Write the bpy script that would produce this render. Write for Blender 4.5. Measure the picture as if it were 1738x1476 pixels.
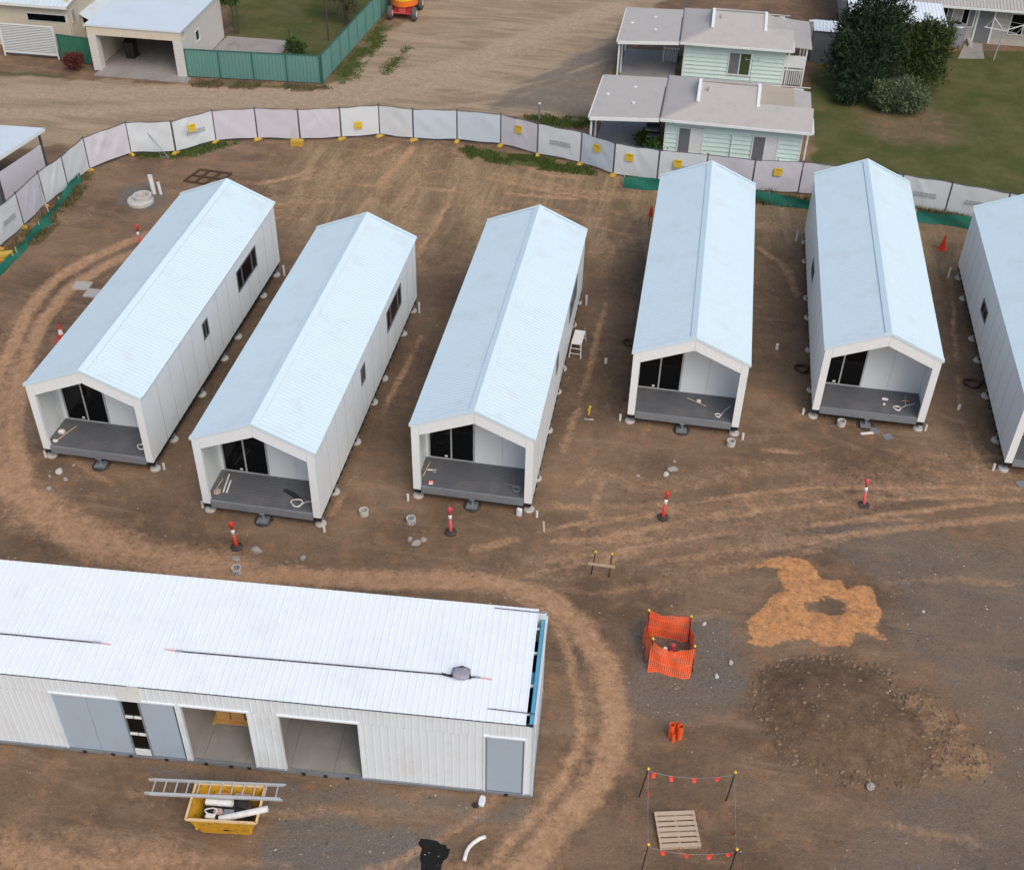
import bpy, math, random
import numpy as np
from mathutils import Matrix, Vector
R_ = math.radians
random.seed(7); rng = np.random.default_rng(11)
for o in list(bpy.data.objects): bpy.data.objects.remove(o)
scene = bpy.context.scene
COL = scene.collection

# ------------------------------------------------------------------ camera
cam = bpy.data.cameras.new('camera'); camo = bpy.data.objects.new('camera', cam); COL.objects.link(camo)
pitch, roll, yaw = 0.683176, 0.024840, 0.153821
f_ = Vector((0, math.cos(pitch), -math.sin(pitch))); u_ = Vector((0, math.sin(pitch), math.cos(pitch))); x_ = Vector((1, 0, 0))
x2 = x_*math.cos(roll)+u_*math.sin(roll); u2 = -x_*math.sin(roll)+u_*math.cos(roll)
M = Matrix((x2, u2, -f_)).transposed().to_4x4()
camo.matrix_world = Matrix.Translation((0, 0, 27.5)) @ Matrix.Rotation(yaw, 4, 'Z') @ M
cam.sensor_width = 36; cam.lens = 41.688; cam.clip_start = .5; cam.clip_end = 3000
scene.camera = camo
# ------------------------------------------------------------------ sky, sun, exposure
SUN_EL, SUN_AZ = R_(50), R_(142)      # azimuth clockwise from +Y
w = bpy.data.worlds.new('World'); scene.world = w; w.use_nodes = True
nt = w.node_tree; bg = nt.nodes['Background']
sky = nt.nodes.new('ShaderNodeTexSky'); sky.sky_type = 'NISHITA'; sky.sun_disc = False
sky.sun_elevation = SUN_EL; sky.sun_rotation = SUN_AZ; sky.air_density = 1.0; sky.dust_density = 4.0; sky.ozone_density = 0.4
nt.links.new(sky.outputs[0], bg.inputs[0]); bg.inputs[1].default_value = 0.15
sl = bpy.data.lights.new('sun', 'SUN'); sl.energy = 1.0; sl.angle = R_(45); sl.color = (1, .97, .92)
so = bpy.data.objects.new('sun', sl); COL.objects.link(so)
d = Vector((math.sin(SUN_AZ)*math.cos(SUN_EL), math.cos(SUN_AZ)*math.cos(SUN_EL), math.sin(SUN_EL)))
so.rotation_euler = d.to_track_quat('Z', 'Y').to_euler(); so.location = d*80
vs = scene.view_settings; vs.view_transform = 'Standard'; vs.look = 'None'; vs.gamma = 1; vs.exposure = 0.06; vs.use_curve_mapping = False

# ------------------------------------------------------------------ materials
def lk(t, a, b): t.links.new(a, b)
class NT:
    def __init__(s, name):
        s.m = bpy.data.materials.new(name); s.m.use_nodes = True; s.t = s.m.node_tree
        s.b = s.t.nodes['Principled BSDF']
        s.tc = s.t.nodes.new('ShaderNodeTexCoord')
    def n(s, ty, **kw):
        x = s.t.nodes.new(ty)
        for k, v in kw.items(): setattr(x, k, v)
        return x
    def put(s, sock, v):
        if hasattr(v, 'is_output') or isinstance(v, bpy.types.NodeSocket): s.t.links.new(v, sock)
        else: sock.default_value = v
    def math(s, op, a, b=0.0, clamp=False):
        x = s.n('ShaderNodeMath', operation=op); x.use_clamp = clamp; s.put(x.inputs[0], a); s.put(x.inputs[1], b); return x.outputs[0]
    def ramp(s, v, lo, hi):
        x = s.n('ShaderNodeMapRange', interpolation_type='SMOOTHSTEP'); s.put(x.inputs[0], v); x.inputs[1].default_value = lo; x.inputs[2].default_value = hi; return x.outputs[0]
    def mix(s, f, a, b, mode='MIX'):
        x = s.n('ShaderNodeMix', data_type='RGBA', blend_type=mode); s.put(x.inputs[0], f)
        for i, v in ((6, a), (7, b)):
            if isinstance(v, tuple): x.inputs[i].default_value = (*v[:3], 1)
            else: s.t.links.new(v, x.inputs[i])
        return x.outputs[2]
    def noise(s, scale, detail=4, rough=.6, vec=None):
        x = s.n('ShaderNodeTexNoise'); x.inputs['Scale'].default_value = scale; x.inputs['Detail'].default_value = detail; x.inputs['Roughness'].default_value = rough
        s.t.links.new(vec if vec else s.tc.outputs['Object'], x.inputs['Vector']); return x.outputs['Fac']
    def mapped(s, scale=(1, 1, 1), rot=(0, 0, 0), src='Object'):
        x = s.n('ShaderNodeMapping'); x.inputs['Scale'].default_value = scale; x.inputs['Rotation'].default_value = rot
        s.t.links.new(s.tc.outputs[src], x.inputs['Vector']); return x.outputs[0]
    def bump(s, h, strength=.3, dist=.02):
        x = s.n('ShaderNodeBump'); x.inputs['Strength'].default_value = strength; x.inputs['Distance'].default_value = dist
        s.t.links.new(h, x.inputs['Height']); s.t.links.new(x.outputs[0], s.b.inputs['Normal'])
def mat(name, col, rough=.6, metal=0, var=.12, scale=3., bump=0, spec=.5, dirt=None, dirtamt=0., dscale=1.5, alpha=None, island=0.):
    q = NT(name); b = q.b
    b.inputs['Roughness'].default_value = rough; b.inputs['Metallic'].default_value = metal; b.inputs['Specular IOR Level'].default_value = spec
    n = q.noise(scale, 5)
    c = q.mix(n, tuple(max(0, x*(1-var)) for x in col), tuple(min(1, x*(1+var)) for x in col))
    if dirt:
        d_ = q.noise(dscale, 6, .7); c = q.mix(q.math('MULTIPLY', q.ramp(d_, .48, .72), dirtamt), c, dirt)
    if island:
        g = q.n('ShaderNodeNewGeometry'); r = q.math('ADD', q.math('MULTIPLY', g.outputs['Random Per Island'], island*2), 1-island)
        hs = q.n('ShaderNodeHueSaturation'); q.t.links.new(r, hs.inputs['Value']); q.t.links.new(c, hs.inputs['Color']); c = hs.outputs[0]
    q.t.links.new(c, b.inputs['Base Color'])
    if bump: q.bump(q.noise(scale*6, 4), bump)
    return q.m
DUST = (.30, .22, .15)
MT = {}
MT['roof'] = mat('white_roof_steel', (.645, .79, .85), .32, 0, .03, .8, spec=.5, dirt=(.50, .54, .55), dirtamt=.28, dscale=.7)
MT['cap'] = mat('white_flashing', (.64, .79, .86), .35, 0, .03, 2)
MT['panel'] = mat('off_white_panel', (.78, .835, .85), .45, 0, .03, 1.2, dirt=(.5, .46, .4), dirtamt=.15, dscale=.9)
MT['beam'] = mat('cream_beam', (.80, .835, .84), .45, 0, .03, 2, dirt=(.5, .46, .4), dirtamt=.12, dscale=2.)
MT['deck'] = mat('grey_deck_board', (.105, .112, .125), .55, 0, .2, 4, dirt=(.2, .18, .16), dirtamt=.35, dscale=1.2, bump=.1)
MT['galv'] = mat('galvanised_steel', (.28, .31, .34), .45, .4, .15, 5, dirt=(.16, .15, .14), dirtamt=.4)
MT['joint'] = mat('grey_joint_strip', (.40, .44, .46), .5, 0, .1, 5)
MT['black'] = mat('black_steel', (.018, .018, .02), .5, 0, .3, 6)
MT['glass'] = mat('tinted_glass', (.004, .0045, .005), .08, 0, .1, 1, spec=.22)
MT['alu'] = mat('pale_aluminium', (.52, .55, .56), .35, .3, .06, 6)
MT['conc'] = mat('pale_concrete', (.42, .40, .37), .9, 0, .2, 6, bump=.3, dirt=DUST, dirtamt=.4, dscale=4)
MT['concw'] = mat('whitish_concrete', (.50, .49, .46), .85, 0, .15, 8, bump=.3, dirt=DUST, dirtamt=.35, dscale=6)
MT['slab'] = mat('grey_slab', (.30, .28, .26), .9, 0, .18, 1.5, bump=.15, dirt=(.17, .15, .13), dirtamt=.6, dscale=.8)
MT['shedroof'] = mat('bright_white_roof', (.80, .875, .925), .35, 0, .03, .6, dirt=(.60, .63, .64), dirtamt=.25, dscale=.8)
MT['shedwall'] = mat('white_ribbed_steel', (.725, .79, .835), .42, 0, .03, 1., dirt=(.48, .43, .36), dirtamt=.22, dscale=.8)
MT['bluedoor'] = mat('blue_grey_door', (.37, .46, .55), .45, 0, .05, 1.5, dirt=(.36, .38, .4), dirtamt=.3, dscale=2.)
MT['blue'] = mat('blue_wrap_steel', (.10, .36, .55), .4, 0, .12, 4)
MT['floor'] = mat('shed_floor', (.24, .23, .22), .8, 0, .15, 1.5, dirt=(.36, .34, .3), dirtamt=.5, dscale=1.2)
MT['ply'] = mat('orange_plywood', (.52, .30, .10), .7, 0, .2, 5)
MT['timber'] = mat('pale_pallet_timber', (.50, .385, .28), .8, 0, .2, 5, dirt=(.25, .2, .15), dirtamt=.5, dscale=4, bump=.2)
MT['skip'] = mat('worn_yellow_paint', (.62, .34, .02), .5, 0, .1, 4, dirt=(.16, .09, .05), dirtamt=.9, dscale=7)
MT['skiprim'] = mat('rubbed_yellow_rim', (.72, .52, .28), .5, 0, .15, 5, dirt=(.4, .22, .12), dirtamt=.8, dscale=5)
MT['pvc'] = mat('white_pvc', (.72, .72, .70), .4, 0, .04, 4, dirt=DUST, dirtamt=.25, dscale=5)
MT['cloth'] = mat('white_shade_cloth', (.62, .665, .695), .8, 0, .06, 1.2, dirt=(.40, .36, .32), dirtamt=.14, dscale=1.2)
MT['clothl'] = mat('lilac_shade_cloth', (.575, .575, .635), .8, 0, .06, 1.2, dirt=(.40, .36, .33), dirtamt=.14, dscale=1.2)
MT['clothb'] = mat('blue_white_shade_cloth', (.53, .62, .69), .8, 0, .06, 1.2, dirt=(.42, .4, .37), dirtamt=.14, dscale=1.2)
MT['fpost'] = mat('grey_fence_steel', (.11, .12, .135), .5, .3, .15, 4)
MT['fprint'] = mat('faint_grey_print', (.36, .38, .41), .8, 0, .2, 8)
MT['yellow'] = mat('yellow_plastic', (.55, .36, .05), .5, 0, .12, 5, dirt=(.35, .25, .12), dirtamt=.5, dscale=5)
MT['signy'] = mat('yellow_sign', (.72, .55, .03), .5, 0, .05, 5)
MT['signr'] = mat('red_sign_print', (.45, .05, .03), .5, 0, .05, 5)
MT['red'] = mat('red_plastic', (.66, .045, .025), .42, 0, .1, 5, dirt=(.4, .1, .06), dirtamt=.3)
MT['redpink'] = mat('faded_red_plastic', (.62, .085, .10), .5, 0, .1, 5, dirt=(.4, .12, .08), dirtamt=.3)
MT['refl'] = mat('white_reflective_band', (.78, .76, .72), .35, 0, .05, 5)
MT['rubber'] = mat('black_rubber', (.035, .033, .032), .8, 0, .2, 6, dirt=(.2, .15, .1), dirtamt=.5, dscale=5)
MT['orange'] = mat('orange_mesh_plastic', (.95, .17, .06), .5, 0, .1, 5)
MT['opipe'] = mat('orange_pipe', (.80, .12, .03), .4, 0, .1, 4)
MT['silt'] = mat('dark_green_silt_cloth', (.006, .15, .105), .6, 0, .25, 2, dirt=(.09, .09, .06), dirtamt=.3, dscale=2)
MT['cbond'] = mat('teal_green_fence_steel', (.115, .265, .235), .5, 0, .08, 1., dirt=(.16, .2, .18), dirtamt=.3)
MT['cbondd'] = mat('dark_green_fence_post', (.03, .12, .10), .5, 0, .1, 2)
MT['garden'] = mat('deep_green_fence_steel', (.035, .16, .10), .5, 0, .1, 1.5)
MT['tin'] = mat('grey_beige_roof_tin', (.44, .42, .395), .5, 0, .05, 1., dirt=(.30, .28, .25), dirtamt=.3)
MT['tinb'] = mat('tan_roof_tin', (.42, .36, .28), .5, 0, .05, 1.)
MT['mint'] = mat('mint_weatherboard', (.60, .755, .71), .6, 0, .05, 2, dirt=(.35, .45, .42), dirtamt=.3)
MT['trim'] = mat('white_trim', (.70, .74, .73), .5, 0, .05, 3)
MT['cream'] = mat('cream_wall', (.60, .55, .44), .7, 0, .05, 2, dirt=(.45, .42, .35), dirtamt=.3)
MT['greyw'] = mat('grey_wall', (.36, .35, .33), .7, 0, .06, 2, dirt=(.28, .27, .25), dirtamt=.3)
MT['wbrick'] = mat('white_painted_brick', (.60, .59, .56), .7, 0, .08, 4)
MT['groof'] = mat('pale_blue_flat_roof', (.60, .69, .75), .5, 0, .05, .7, dirt=(.5, .52, .53), dirtamt=.4, dscale=.5)
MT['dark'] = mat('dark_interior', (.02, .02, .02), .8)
MT['screen'] = mat('grey_insect_screen', (.15, .16, .18), .5, 0, .1, 6)
MT['curtain'] = mat('white_curtain', (.68, .70, .72), .8, 0, .15, 8)
MT['gcurt'] = mat('green_curtain', (.04, .07, .02), .8, 0, .15, 8)
MT['bark'] = mat('bark', (.07, .055, .04), .9, 0, .3, 6)
MT['leafd'] = mat('dark_pine_leaf', (.026, .048, .022), .7, 0, .4, .8, island=.6, spec=.2)
MT['leafg'] = mat('mid_green_leaf', (.050, .075, .022), .7, 0, .4, .8, island=.6, spec=.2)
MT['leafs'] = mat('sage_green_leaf', (.115, .150, .080), .7, 0, .35, .8, island=.6, spec=.2)
MT['leafl'] = mat('light_green_leaf', (.06, .11, .03), .7, 0, .35, 1, island=.6, spec=.2)
MT['leafb'] = mat('dry_olive_leaf', (.075, .072, .042), .8, 0, .35, 1, island=.6, spec=.2)
MT['leafr'] = mat('dull_red_leaf', (.13, .035, .03), .7, 0, .5, 2, island=.6, spec=.2)
MT['grass'] = mat('grass_blades', (.085, .125, .032), .8, 0, .4, .7, island=.5, spec=.2)
MT['dgrass'] = mat('dry_grass_blades', (.15, .13, .062), .8, 0, .4, .7, island=.5, spec=.2)
MT['rock'] = mat('pale_rock', (.33, .30, .27), .9, 0, .25, 6, bump=.4, dirt=DUST, dirtamt=.5, dscale=6)
MT['rockb'] = mat('brown_rock', (.20, .145, .10), .9, 0, .25, 6, bump=.4)
MT['clod'] = mat('soil_clods', (.185, .128, .084), .95, 0, .3, 3, bump=.3, island=.35)
MT['peb'] = mat('pebbles', (.25, .215, .18), .9, 0, .3, 3, island=.75)
MT['rust'] = mat('rusted_steel', (.10, .055, .03), .8, .2, .3, 6)
MT['hose'] = mat('dark_red_hose', (.055, .02, .016), .5, 0, .2, 5)
MT['boom'] = mat('orange_machine_paint', (.78, .17, .02), .4, 0, .1, 3)
MT['boomr'] = mat('red_machine_paint', (.55, .05, .05), .45, 0, .1, 3)
MT['tyre'] = mat('dusty_tyre', (.10, .09, .08), .9, 0, .2, 4)
MT['bluep'] = mat('blue_plastic', (.03, .16, .38), .5)
MT['scrap'] = mat('pink_grey_scrap', (.42, .30, .27), .8, 0, .4, 12)
MT['bag'] = mat('grey_tool_bag', (.30, .29, .36), .7, 0, .3, 9)
MT['redp'] = mat('faded_pink_strap', (.72, .38, .36), .7, 0, .1, 6)

# ------------------------------------------------------------------ mesh helpers
class MB:
    def __init__(s): s.v = []; s.f = []
    def add(s, vs, fs):
        k = len(s.v); s.v += [tuple(p) for p in vs]; s.f += [tuple(i+k for i in f) for f in fs]; return s
    def box(s, x0, x1, y0, y1, z0, z1, M=None):
        p = [(x, y, z) for z in (z0, z1) for y in (y0, y1) for x in (x0, x1)]
        if M is not None: p = [M @ Vector(q) for q in p]
        return s.add(p, [(0, 2, 3, 1), (4, 5, 7, 6), (0, 1, 5, 4), (2, 6, 7, 3), (0, 4, 6, 2), (1, 3, 7, 5)])
    def prism(s, pts, vec):
        n = len(pts); v = Vector(vec); p = [Vector(q) for q in pts]; p += [q+v for q in p]
        return s.add(p, [tuple(range(n))[::-1], tuple(range(n, 2*n))]+[(i, (i+1) % n, (i+1) % n+n, i+n) for i in range(n)])
    def bar(s, a, b, wx, wz, up=(0, 0, 1)):
        a = Vector(a); b = Vector(b); t = (b-a).normalized(); up = Vector(up)
        if abs(t.dot(up)) > .99: up = Vector((0, 1, 0))
        sx = t.cross(up).normalized(); sz = sx.cross(t)
        p = []
        for c in (a, b): p += [c-sx*wx/2-sz*wz/2, c+sx*wx/2-sz*wz/2, c+sx*wx/2+sz*wz/2, c-sx*wx/2+sz*wz/2]
        return s.add(p, [(3, 2, 1, 0), (4, 5, 6, 7)]+[(i, (i+1) % 4, (i+1) % 4+4, i+4) for i in range(4)])
    def tube(s, pts, r, n=8, closed=False, caps=True):
        P = [Vector(p) for p in pts]; m = len(P); rr = r if isinstance(r, (list, tuple)) else [r]*m
        k = len(s.v); up = Vector((0, 0, 1)); prev = None
        for i in range(m):
            t = (P[(i+1) % m]-P[i-1]) if closed else (P[min(i+1, m-1)]-P[max(i-1, 0)])
            t.normalize()
            if prev is None:
                a = t.cross(up)
                if a.length < .05: a = t.cross(Vector((1, 0, 0)))
            else: a = prev-t*prev.dot(t)
            a.normalize(); prev = a; b = t.cross(a)
            for j in range(n):
                q = 2*math.pi*j/n; s.v.append(tuple(P[i]+(a*math.cos(q)+b*math.sin(q))*rr[i]))
        for i in range(m if closed else m-1):
            for j in range(n):
                s.f.append((k+i*n+j, k+i*n+(j+1) % n, k+((i+1) % m)*n+(j+1) % n, k+((i+1) % m)*n+j))
        if caps and not closed:
            s.f.append(tuple(k+j for j in range(n))[::-1]); s.f.append(tuple(k+(m-1)*n+j for j in range(n)))
        return s
    def lathe(s, prof, n=16, c=(0, 0, 0), closed=False):
        k = len(s.v); m = len(prof)
        for r, z in prof:
            for j in range(n):
                q = 2*math.pi*j/n; s.v.append((c[0]+r*math.cos(q), c[1]+r*math.sin(q), c[2]+z))
        for i in range(m if closed else m-1):
            for j in range(n):
                i2 = (i+1) % m
                s.f.append((k+i*n+j, k+i*n+(j+1) % n, k+i2*n+(j+1) % n, k+i2*n+j))
        if not closed:
            s.f.append(tuple(k+j for j in range(n))[::-1]); s.f.append(tuple(k+(m-1)*n+j for j in range(n)))
        return s
    def build(s, name, m, parent=None, smooth=False, loc=None, rz=0):
        me = bpy.data.meshes.new(name); me.from_pydata(s.v, [], s.f)
        if smooth: me.polygons.foreach_set('use_smooth', [True]*len(me.polygons))
        me.materials.append(MT[m] if isinstance(m, str) else m)
        o = bpy.data.objects.new(name, me); COL.objects.link(o)
        if parent: o.parent = parent
        if loc: o.location = loc
        if rz: o.rotation_euler.z = rz
        return o
def inst(src, parent=None, loc=None, rz=None):
    o = src.copy(); COL.objects.link(o); o.parent = parent
    if loc is not None: o.location = loc
    if rz is not None: o.rotation_euler.z = rz
    return o
def tag(o, label, cat, group=None, kind=None):
    if label: o['label'] = label
    if cat: o['category'] = cat
    if group: o['group'] = group
    if kind: o['kind'] = kind
    return o
def thing(name, label, cat, loc=(0, 0, 0), rz=0, group=None):
    o = bpy.data.objects.new(name, None); COL.objects.link(o); o.location = loc; o.rotation_euler.z = rz; o.empty_display_size = .2
    return tag(o, label, cat, group)
def copy_tree(o, parent=None):
    c = o.copy(); COL.objects.link(c); c.parent = parent
    for ch in list(o.children): copy_tree(ch, c)
    return c
def ribs(x0, x1, pitch, h, base=.55, ramp=.12):
    """profile of a ribbed sheet: list of (x, height)"""
    out = []; n = max(1, round((x1-x0)/pitch)); p = (x1-x0)/n
    for i in range(n):
        a = x0+i*p; out += [(a, 0), (a+p*base, 0), (a+p*(base+ramp), h), (a+p*(1-ramp), h)]
    out.append((x1, 0)); return out
def sheet(prof, fn, rows):
    """ribbed sheet: fn(s, h, t) -> point, for t in rows"""
    m = MB(); n = len(prof)
    for t in rows: m.v += [tuple(fn(a, h, t)) for a, h in prof]
    for r in range(len(rows)-1):
        for i in range(n-1): m.f.append((r*n+i, r*n+i+1, (r+1)*n+i+1, (r+1)*n+i))
    return m
ORD = ['first', 'second', 'third', 'fourth', 'fifth', 'sixth', 'seventh', 'eighth', 'ninth', 'tenth', 'eleventh', 'twelfth', 'thirteenth', 'fourteenth', 'fifteenth', 'sixteenth', 'seventeenth', 'eighteenth', 'nineteenth', 'twentieth', 'twenty-first', 'twenty-second', 'twenty-third', 'twenty-fourth', 'twenty-fifth', 'twenty-sixth', 'twenty-seventh', 'twenty-eighth', 'twenty-ninth', 'thirtieth']

# ------------------------------------------------------------------ ground
PG = {
'g1':[(-34.6,82.5),(-29.0,68.4),(-24.7,68.4),(-24.1,66.6),(-22.4,66.6),(-21.8,71.3),(-21.7,76.8),(-23.9,90.0),(-40,90)],
'g2':[(-21.1,62.7),(-20.4,73.2),(-19.7,72.3),(-19.5,69.2),(-19.7,66.8),(-19.6,63.2)],
'g2b':[(-18.0,64.6),(-17.4,68.8),(-17.8,69.1),(-18.4,65.5)],
'g3':[(6.9,73.7),(19.8,77.0),(32,79),(30,50),(18.4,53.9),(11.5,54.9),(6.3,55.5),(6.1,66.3)],
'g4':[(-11.7,56.3),(-10.3,56.4),(-8.1,56.1),(-4.9,55.2),(-4.7,54.7),(-7.9,54.8),(-11.0,55.3)],
'g5':[(-28.0,52.0),(-26.0,52.9),(-25.2,54.0),(-23.4,54.4),(-24.9,52.6),(-26.8,51.7)],
'g6':[(-41.8,60.4),(-35.9,60.7),(-35.7,60.3),(-41.4,59.7)],
'g6b':[(-28.8,61.6),(-21.0,62.3),(-20.5,61.8),(-28.6,60.8)],
'g7':[(-5.3,61.0),(-5.1,65.5),(-5.1,70.1),(-4.6,71.1),(-1.1,71.4),(-1.2,70.2),(-4.5,69.3),(-4.6,65.7),(-4.6,61.6)],
'g8':[(-9.1,60.6),(-7.6,61.1),(-5.5,61.0),(-5.4,60.0),(-7.7,59.9)],
'g9':[(-29.5,41.2),(-29.3,44.7),(-29.2,49.4),(-28.9,48.2),(-28.5,43.5),(-28.9,40.4)],
'g10':[(3.5,54.4),(6.0,54.3),(5.9,53.5),(3.5,53.4)],
'g10b':[(11.1,54.4),(13.7,53.7),(13.6,53.1),(11.0,53.4)],
'bare':[(8.8,65.7),(13.2,67.4),(14.8,64.6),(14.2,62.6),(11.0,61.2),(9.3,62.6)],
'v1':[(-11.5,60.9),(-11.5,62.9),(-9.7,66.3),(-7.5,70.5),(-5.0,74.5),(-4.8,69.2),(-5.4,64.6),(-5.6,61.0),(-9.0,61.8)],
'v2':[(2.9,28.8),(4.1,30.0),(6.0,31.0),(8.7,31.8),(9.2,31.0),(13.8,31.0),(18,24),(14,12),(4.0,16.0),(7.3,20.3),(10.4,21.9),(8.6,24.9),(7.6,25.5),(7.8,28.0),(5.6,29.2)],
'v3':[(-0.2,24.9),(3.0,26.0),(3.6,24.0),(3.6,22.5),(1.3,21.2),(0.1,21.8)],
'v4':[(-8.8,16.8),(-8.0,17.5),(-6.3,16.9),(-4.1,17.2),(-3.6,15.5),(-4,13),(-8.4,13)],
'v5':[(-12.5,17.5),(-2.1,18.2),(-2.1,17.5),(-8.2,17.1),(-12.3,17.0)],
'v6':[(-27.2,48.4),(-26.2,49.6),(-24.9,48.6),(-24.0,47.3),(-25.0,46.1),(-26.6,46.7)],
'sand':[(3.4,28.1),(4.1,28.8),(4.8,29.0),(5.4,28.8),(5.7,28.4),(5.8,28.0),(6.5,28.1),(6.6,27.7),(7.0,28.0),(7.4,28.1),(7.5,27.4),(7.7,27.0),(7.5,26.5),(7.4,26.3),(7.5,26.1),(8.0,25.5),(7.4,25.9),(6.9,25.8),(6.7,25.3),(5.9,25.2),(5.3,25.4),(4.7,25.2),(4.1,24.8),(3.4,24.9),(3.7,25.1),(3.5,25.5),(3.5,25.9),(3.8,26.2),(4.2,26.9),(4.7,27.2),(4.4,27.6),(4.4,28.3),(3.7,28.2)],
'sandhole':[(5.4,27.0),(5.8,27.2),(6.6,27.0),(6.6,26.4),(6.0,26.6),(5.6,26.7)],
'mound':[(3.8,23.8),(4.8,24.5),(6.2,24.8),(7.6,24.5),(8.0,23.7),(8.9,22.8),(8.9,21.4),(8.2,20.7),(7.0,20.4),(5.7,20.4),(4.6,21.0),(3.9,22.3)],
'ochre':[(7.7,23.9),(8.6,24.0),(9.3,23.5),(9.9,22.4),(10.5,21.9),(9.9,21.0),(9.0,20.9),(8.5,21.5),(8.4,22.8)],
'road':[(-60,59.6),(-42.0,59.6),(-21.1,61.9),(-19.7,70.7),(-18.9,75.1),(-17.0,95),(3.8,95),(-5.1,76.1),(-5.7,61.7),(-17.3,58.6),(-23.8,57.2),(-27.5,55.6),(-30.3,52.8),(-32.9,51.5),(-60,50)],
'light':[(-22,15.3),(-15.8,14.9),(-10.9,15.5),(-8.4,14.7),(-8,12),(-22,12)],
'wet':[(-4.8,16.65),(-4.35,16.7),(-4.0,16.6),(-3.85,16.4),(-3.95,16.1),(-3.95,15.3),(-4.5,15.3),(-4.55,16.0),(-4.6,16.3)]}
LN = {
't1':([(-24.1,44.4),(-25.7,41.9),(-26.4,40.0),(-26.3,37.5),(-25.7,35.0),(-25.2,32.3)],.32,1.),
't1b':([(-23.7,43.1),(-24.9,41.3),(-25.4,39.5),(-25.4,37.2),(-24.9,34.7),(-23.8,31.8),(-22.9,29.9),(-21.6,28.1)],.33,1.),
't1e':([(-25.2,34.5),(-23.8,30.5),(-22.6,28.3),(-20.5,26.3)],.9,.6),
't1d':([(-23.2,28.1),(-21.4,27.2),(-19.5,26.1),(-17.7,25.3),(-15.5,24.9),(-12.7,25.0)],.8,.85),
't2':([(-13.5,24.7),(-8.9,25.2),(-5.9,25.8),(-4.1,26.0),(-2.6,25.6),(-1.6,24.7),(-0.6,23.2),(-0.1,21.5),(-0.1,19.9),(-0.6,18.7),(-1.3,17.5),(-2.6,15.0)],.42,1.),
't2b':([(-3.8,25.5),(-2.6,25.1),(-1.9,23.9),(-1.3,22.2),(-1.0,20.6),(-1.3,19.3),(-1.7,18.2),(-3,15.9)],.2,.7),
't2c':([(-2.6,16.5),(-1.2,18.6),(-.6,20.5),(-.8,22.5)],.7,.35),
't3':([(-4.4,25.9),(-2.4,27.5),(0.2,29.3),(4.1,31.5),(8.2,33.9),(13.4,36.3)],0.77,0.36),
't3b':([(0.9,26.9),(3.1,29.1),(6.1,31.3),(9.4,33.5),(13.2,34.9)],0.63,0.36),
't3c':([(-3,26.3),(0,28.2),(4,30.6),(9,32.9),(15,34.5)],0.42,0.36),
't4':([(-13.2,56.0),(-13.2,50.1),(-11.7,44.8)],0.90,0.38),
't4b':([(-16.1,55.4),(-17.2,50.5),(-19.1,48.3),(-20.4,46.3)],0.90,0.38),
't4c':([(-11.8,56.0),(-10.3,51.3),(-9.5,50.3)],0.68,0.38),
't4d':([(-18.8,47.2),(-17.3,51.1),(-14.1,55.0)],0.75,0.38),
't4e':([(-3.9,46.9),(-1.5,49.3)],.5,.45),
't4f':([(3.7,49.0),(4.8,47.6),(5.3,45.2)],.2,.6),
't4g':([(-9.3,53.7),(-4.6,52.5),(-1.8,53.1)],.6,.5),
't4h':([(3.4,51.2),(5.6,51.1)],.5,.5),
't5':([(-60,55.5),(-39.8,57.2),(-32.0,59.0),(-25.6,60.5),(-20.3,61.2),(-16.4,64.8),(-13.5,67.7),(-10.7,72.2),(-5.8,79.2)],1.1,1.),
't5b':([(-38.6,55.0),(-32.5,56.3),(-27.3,58.6),(-18.8,60.7),(-15.4,63.3),(-11.8,68.1)],.7,.8),
't6':([(-1.9,31.9),(-0.0,31.3),(3.0,32.9),(6.1,33.8)],.5,.35)}
def wheel(seed, x, y, ang, length, curve, amt, wdt=.15, gap=.85):
    r = random.Random(seed); a = R_(ang); pts = [(x, y)]; A = [a]; n = int(length/1.2)
    for k in range(n): a += R_(curve)*1.2/length+R_(r.uniform(-2, 2)); x += 1.2*math.cos(a); y += 1.2*math.sin(a); pts.append((x, y)); A.append(a)
    for s_ in (-1, 1): LN['w%d%d' % (seed, s_)] = ([(px-s_*gap*math.sin(t), py+s_*gap*math.cos(t)) for (px, py), t in zip(pts, A)], wdt*r.uniform(.8, 1.3), amt*r.uniform(.75, 1.2))
for k, a_ in enumerate(((-5, 26.5, 28, 18, -12), (-4, 27.2, 33, 17, -25), (-2, 26.8, 40, 15, -45), (0, 28.5, 20, 15, 12), (-3, 29, 12, 18, 15), (1, 26, 35, 13, -40), (2, 31, 25, 13, -20), (-6, 25.3, 15, 16, 30), (4, 33.5, 5, 12, 10), (-1.5, 31, 88, 17, -6), (-2.8, 29, 82, 20, 10), (3.4, 33, 95, 16, 8), (10.7, 34, 92, 15, -6), (-9.6, 28, 85, 14, 6))): wheel(k, *a_, .58)
for k, a_ in enumerate(((-13.3, 56, -100, 12, 12), (-12.5, 56, -80, 11, -8), (-14.3, 55.8, -118, 13, -20), (-13, 55.5, -62, 11, 40), (-12.6, 55, -45, 13, 30), (-16, 54, -125, 10, -30), (-10.5, 54.5, -20, 11, 10), (-18, 50, 8, 16, -10), (-20, 47.5, 15, 15, -12), (-8, 50, -75, 7, 10), (-13.6, 55, -95, 12, -5))): wheel(30+k, *a_, .7, .2)
for k, a_ in enumerate(((-40, 57.5, 8, 22, 14), (-40, 56, 12, 20, 4), (-24, 60.5, 12, 18, 40), (-20, 61.5, 25, 16, 35), (-18, 62.5, 40, 18, 20), (-14, 63, 30, 16, 35), (-17, 61, 5, 12, 50), (-15, 66, 50, 14, 10))): wheel(50+k, *a_, .6, .22)
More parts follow.
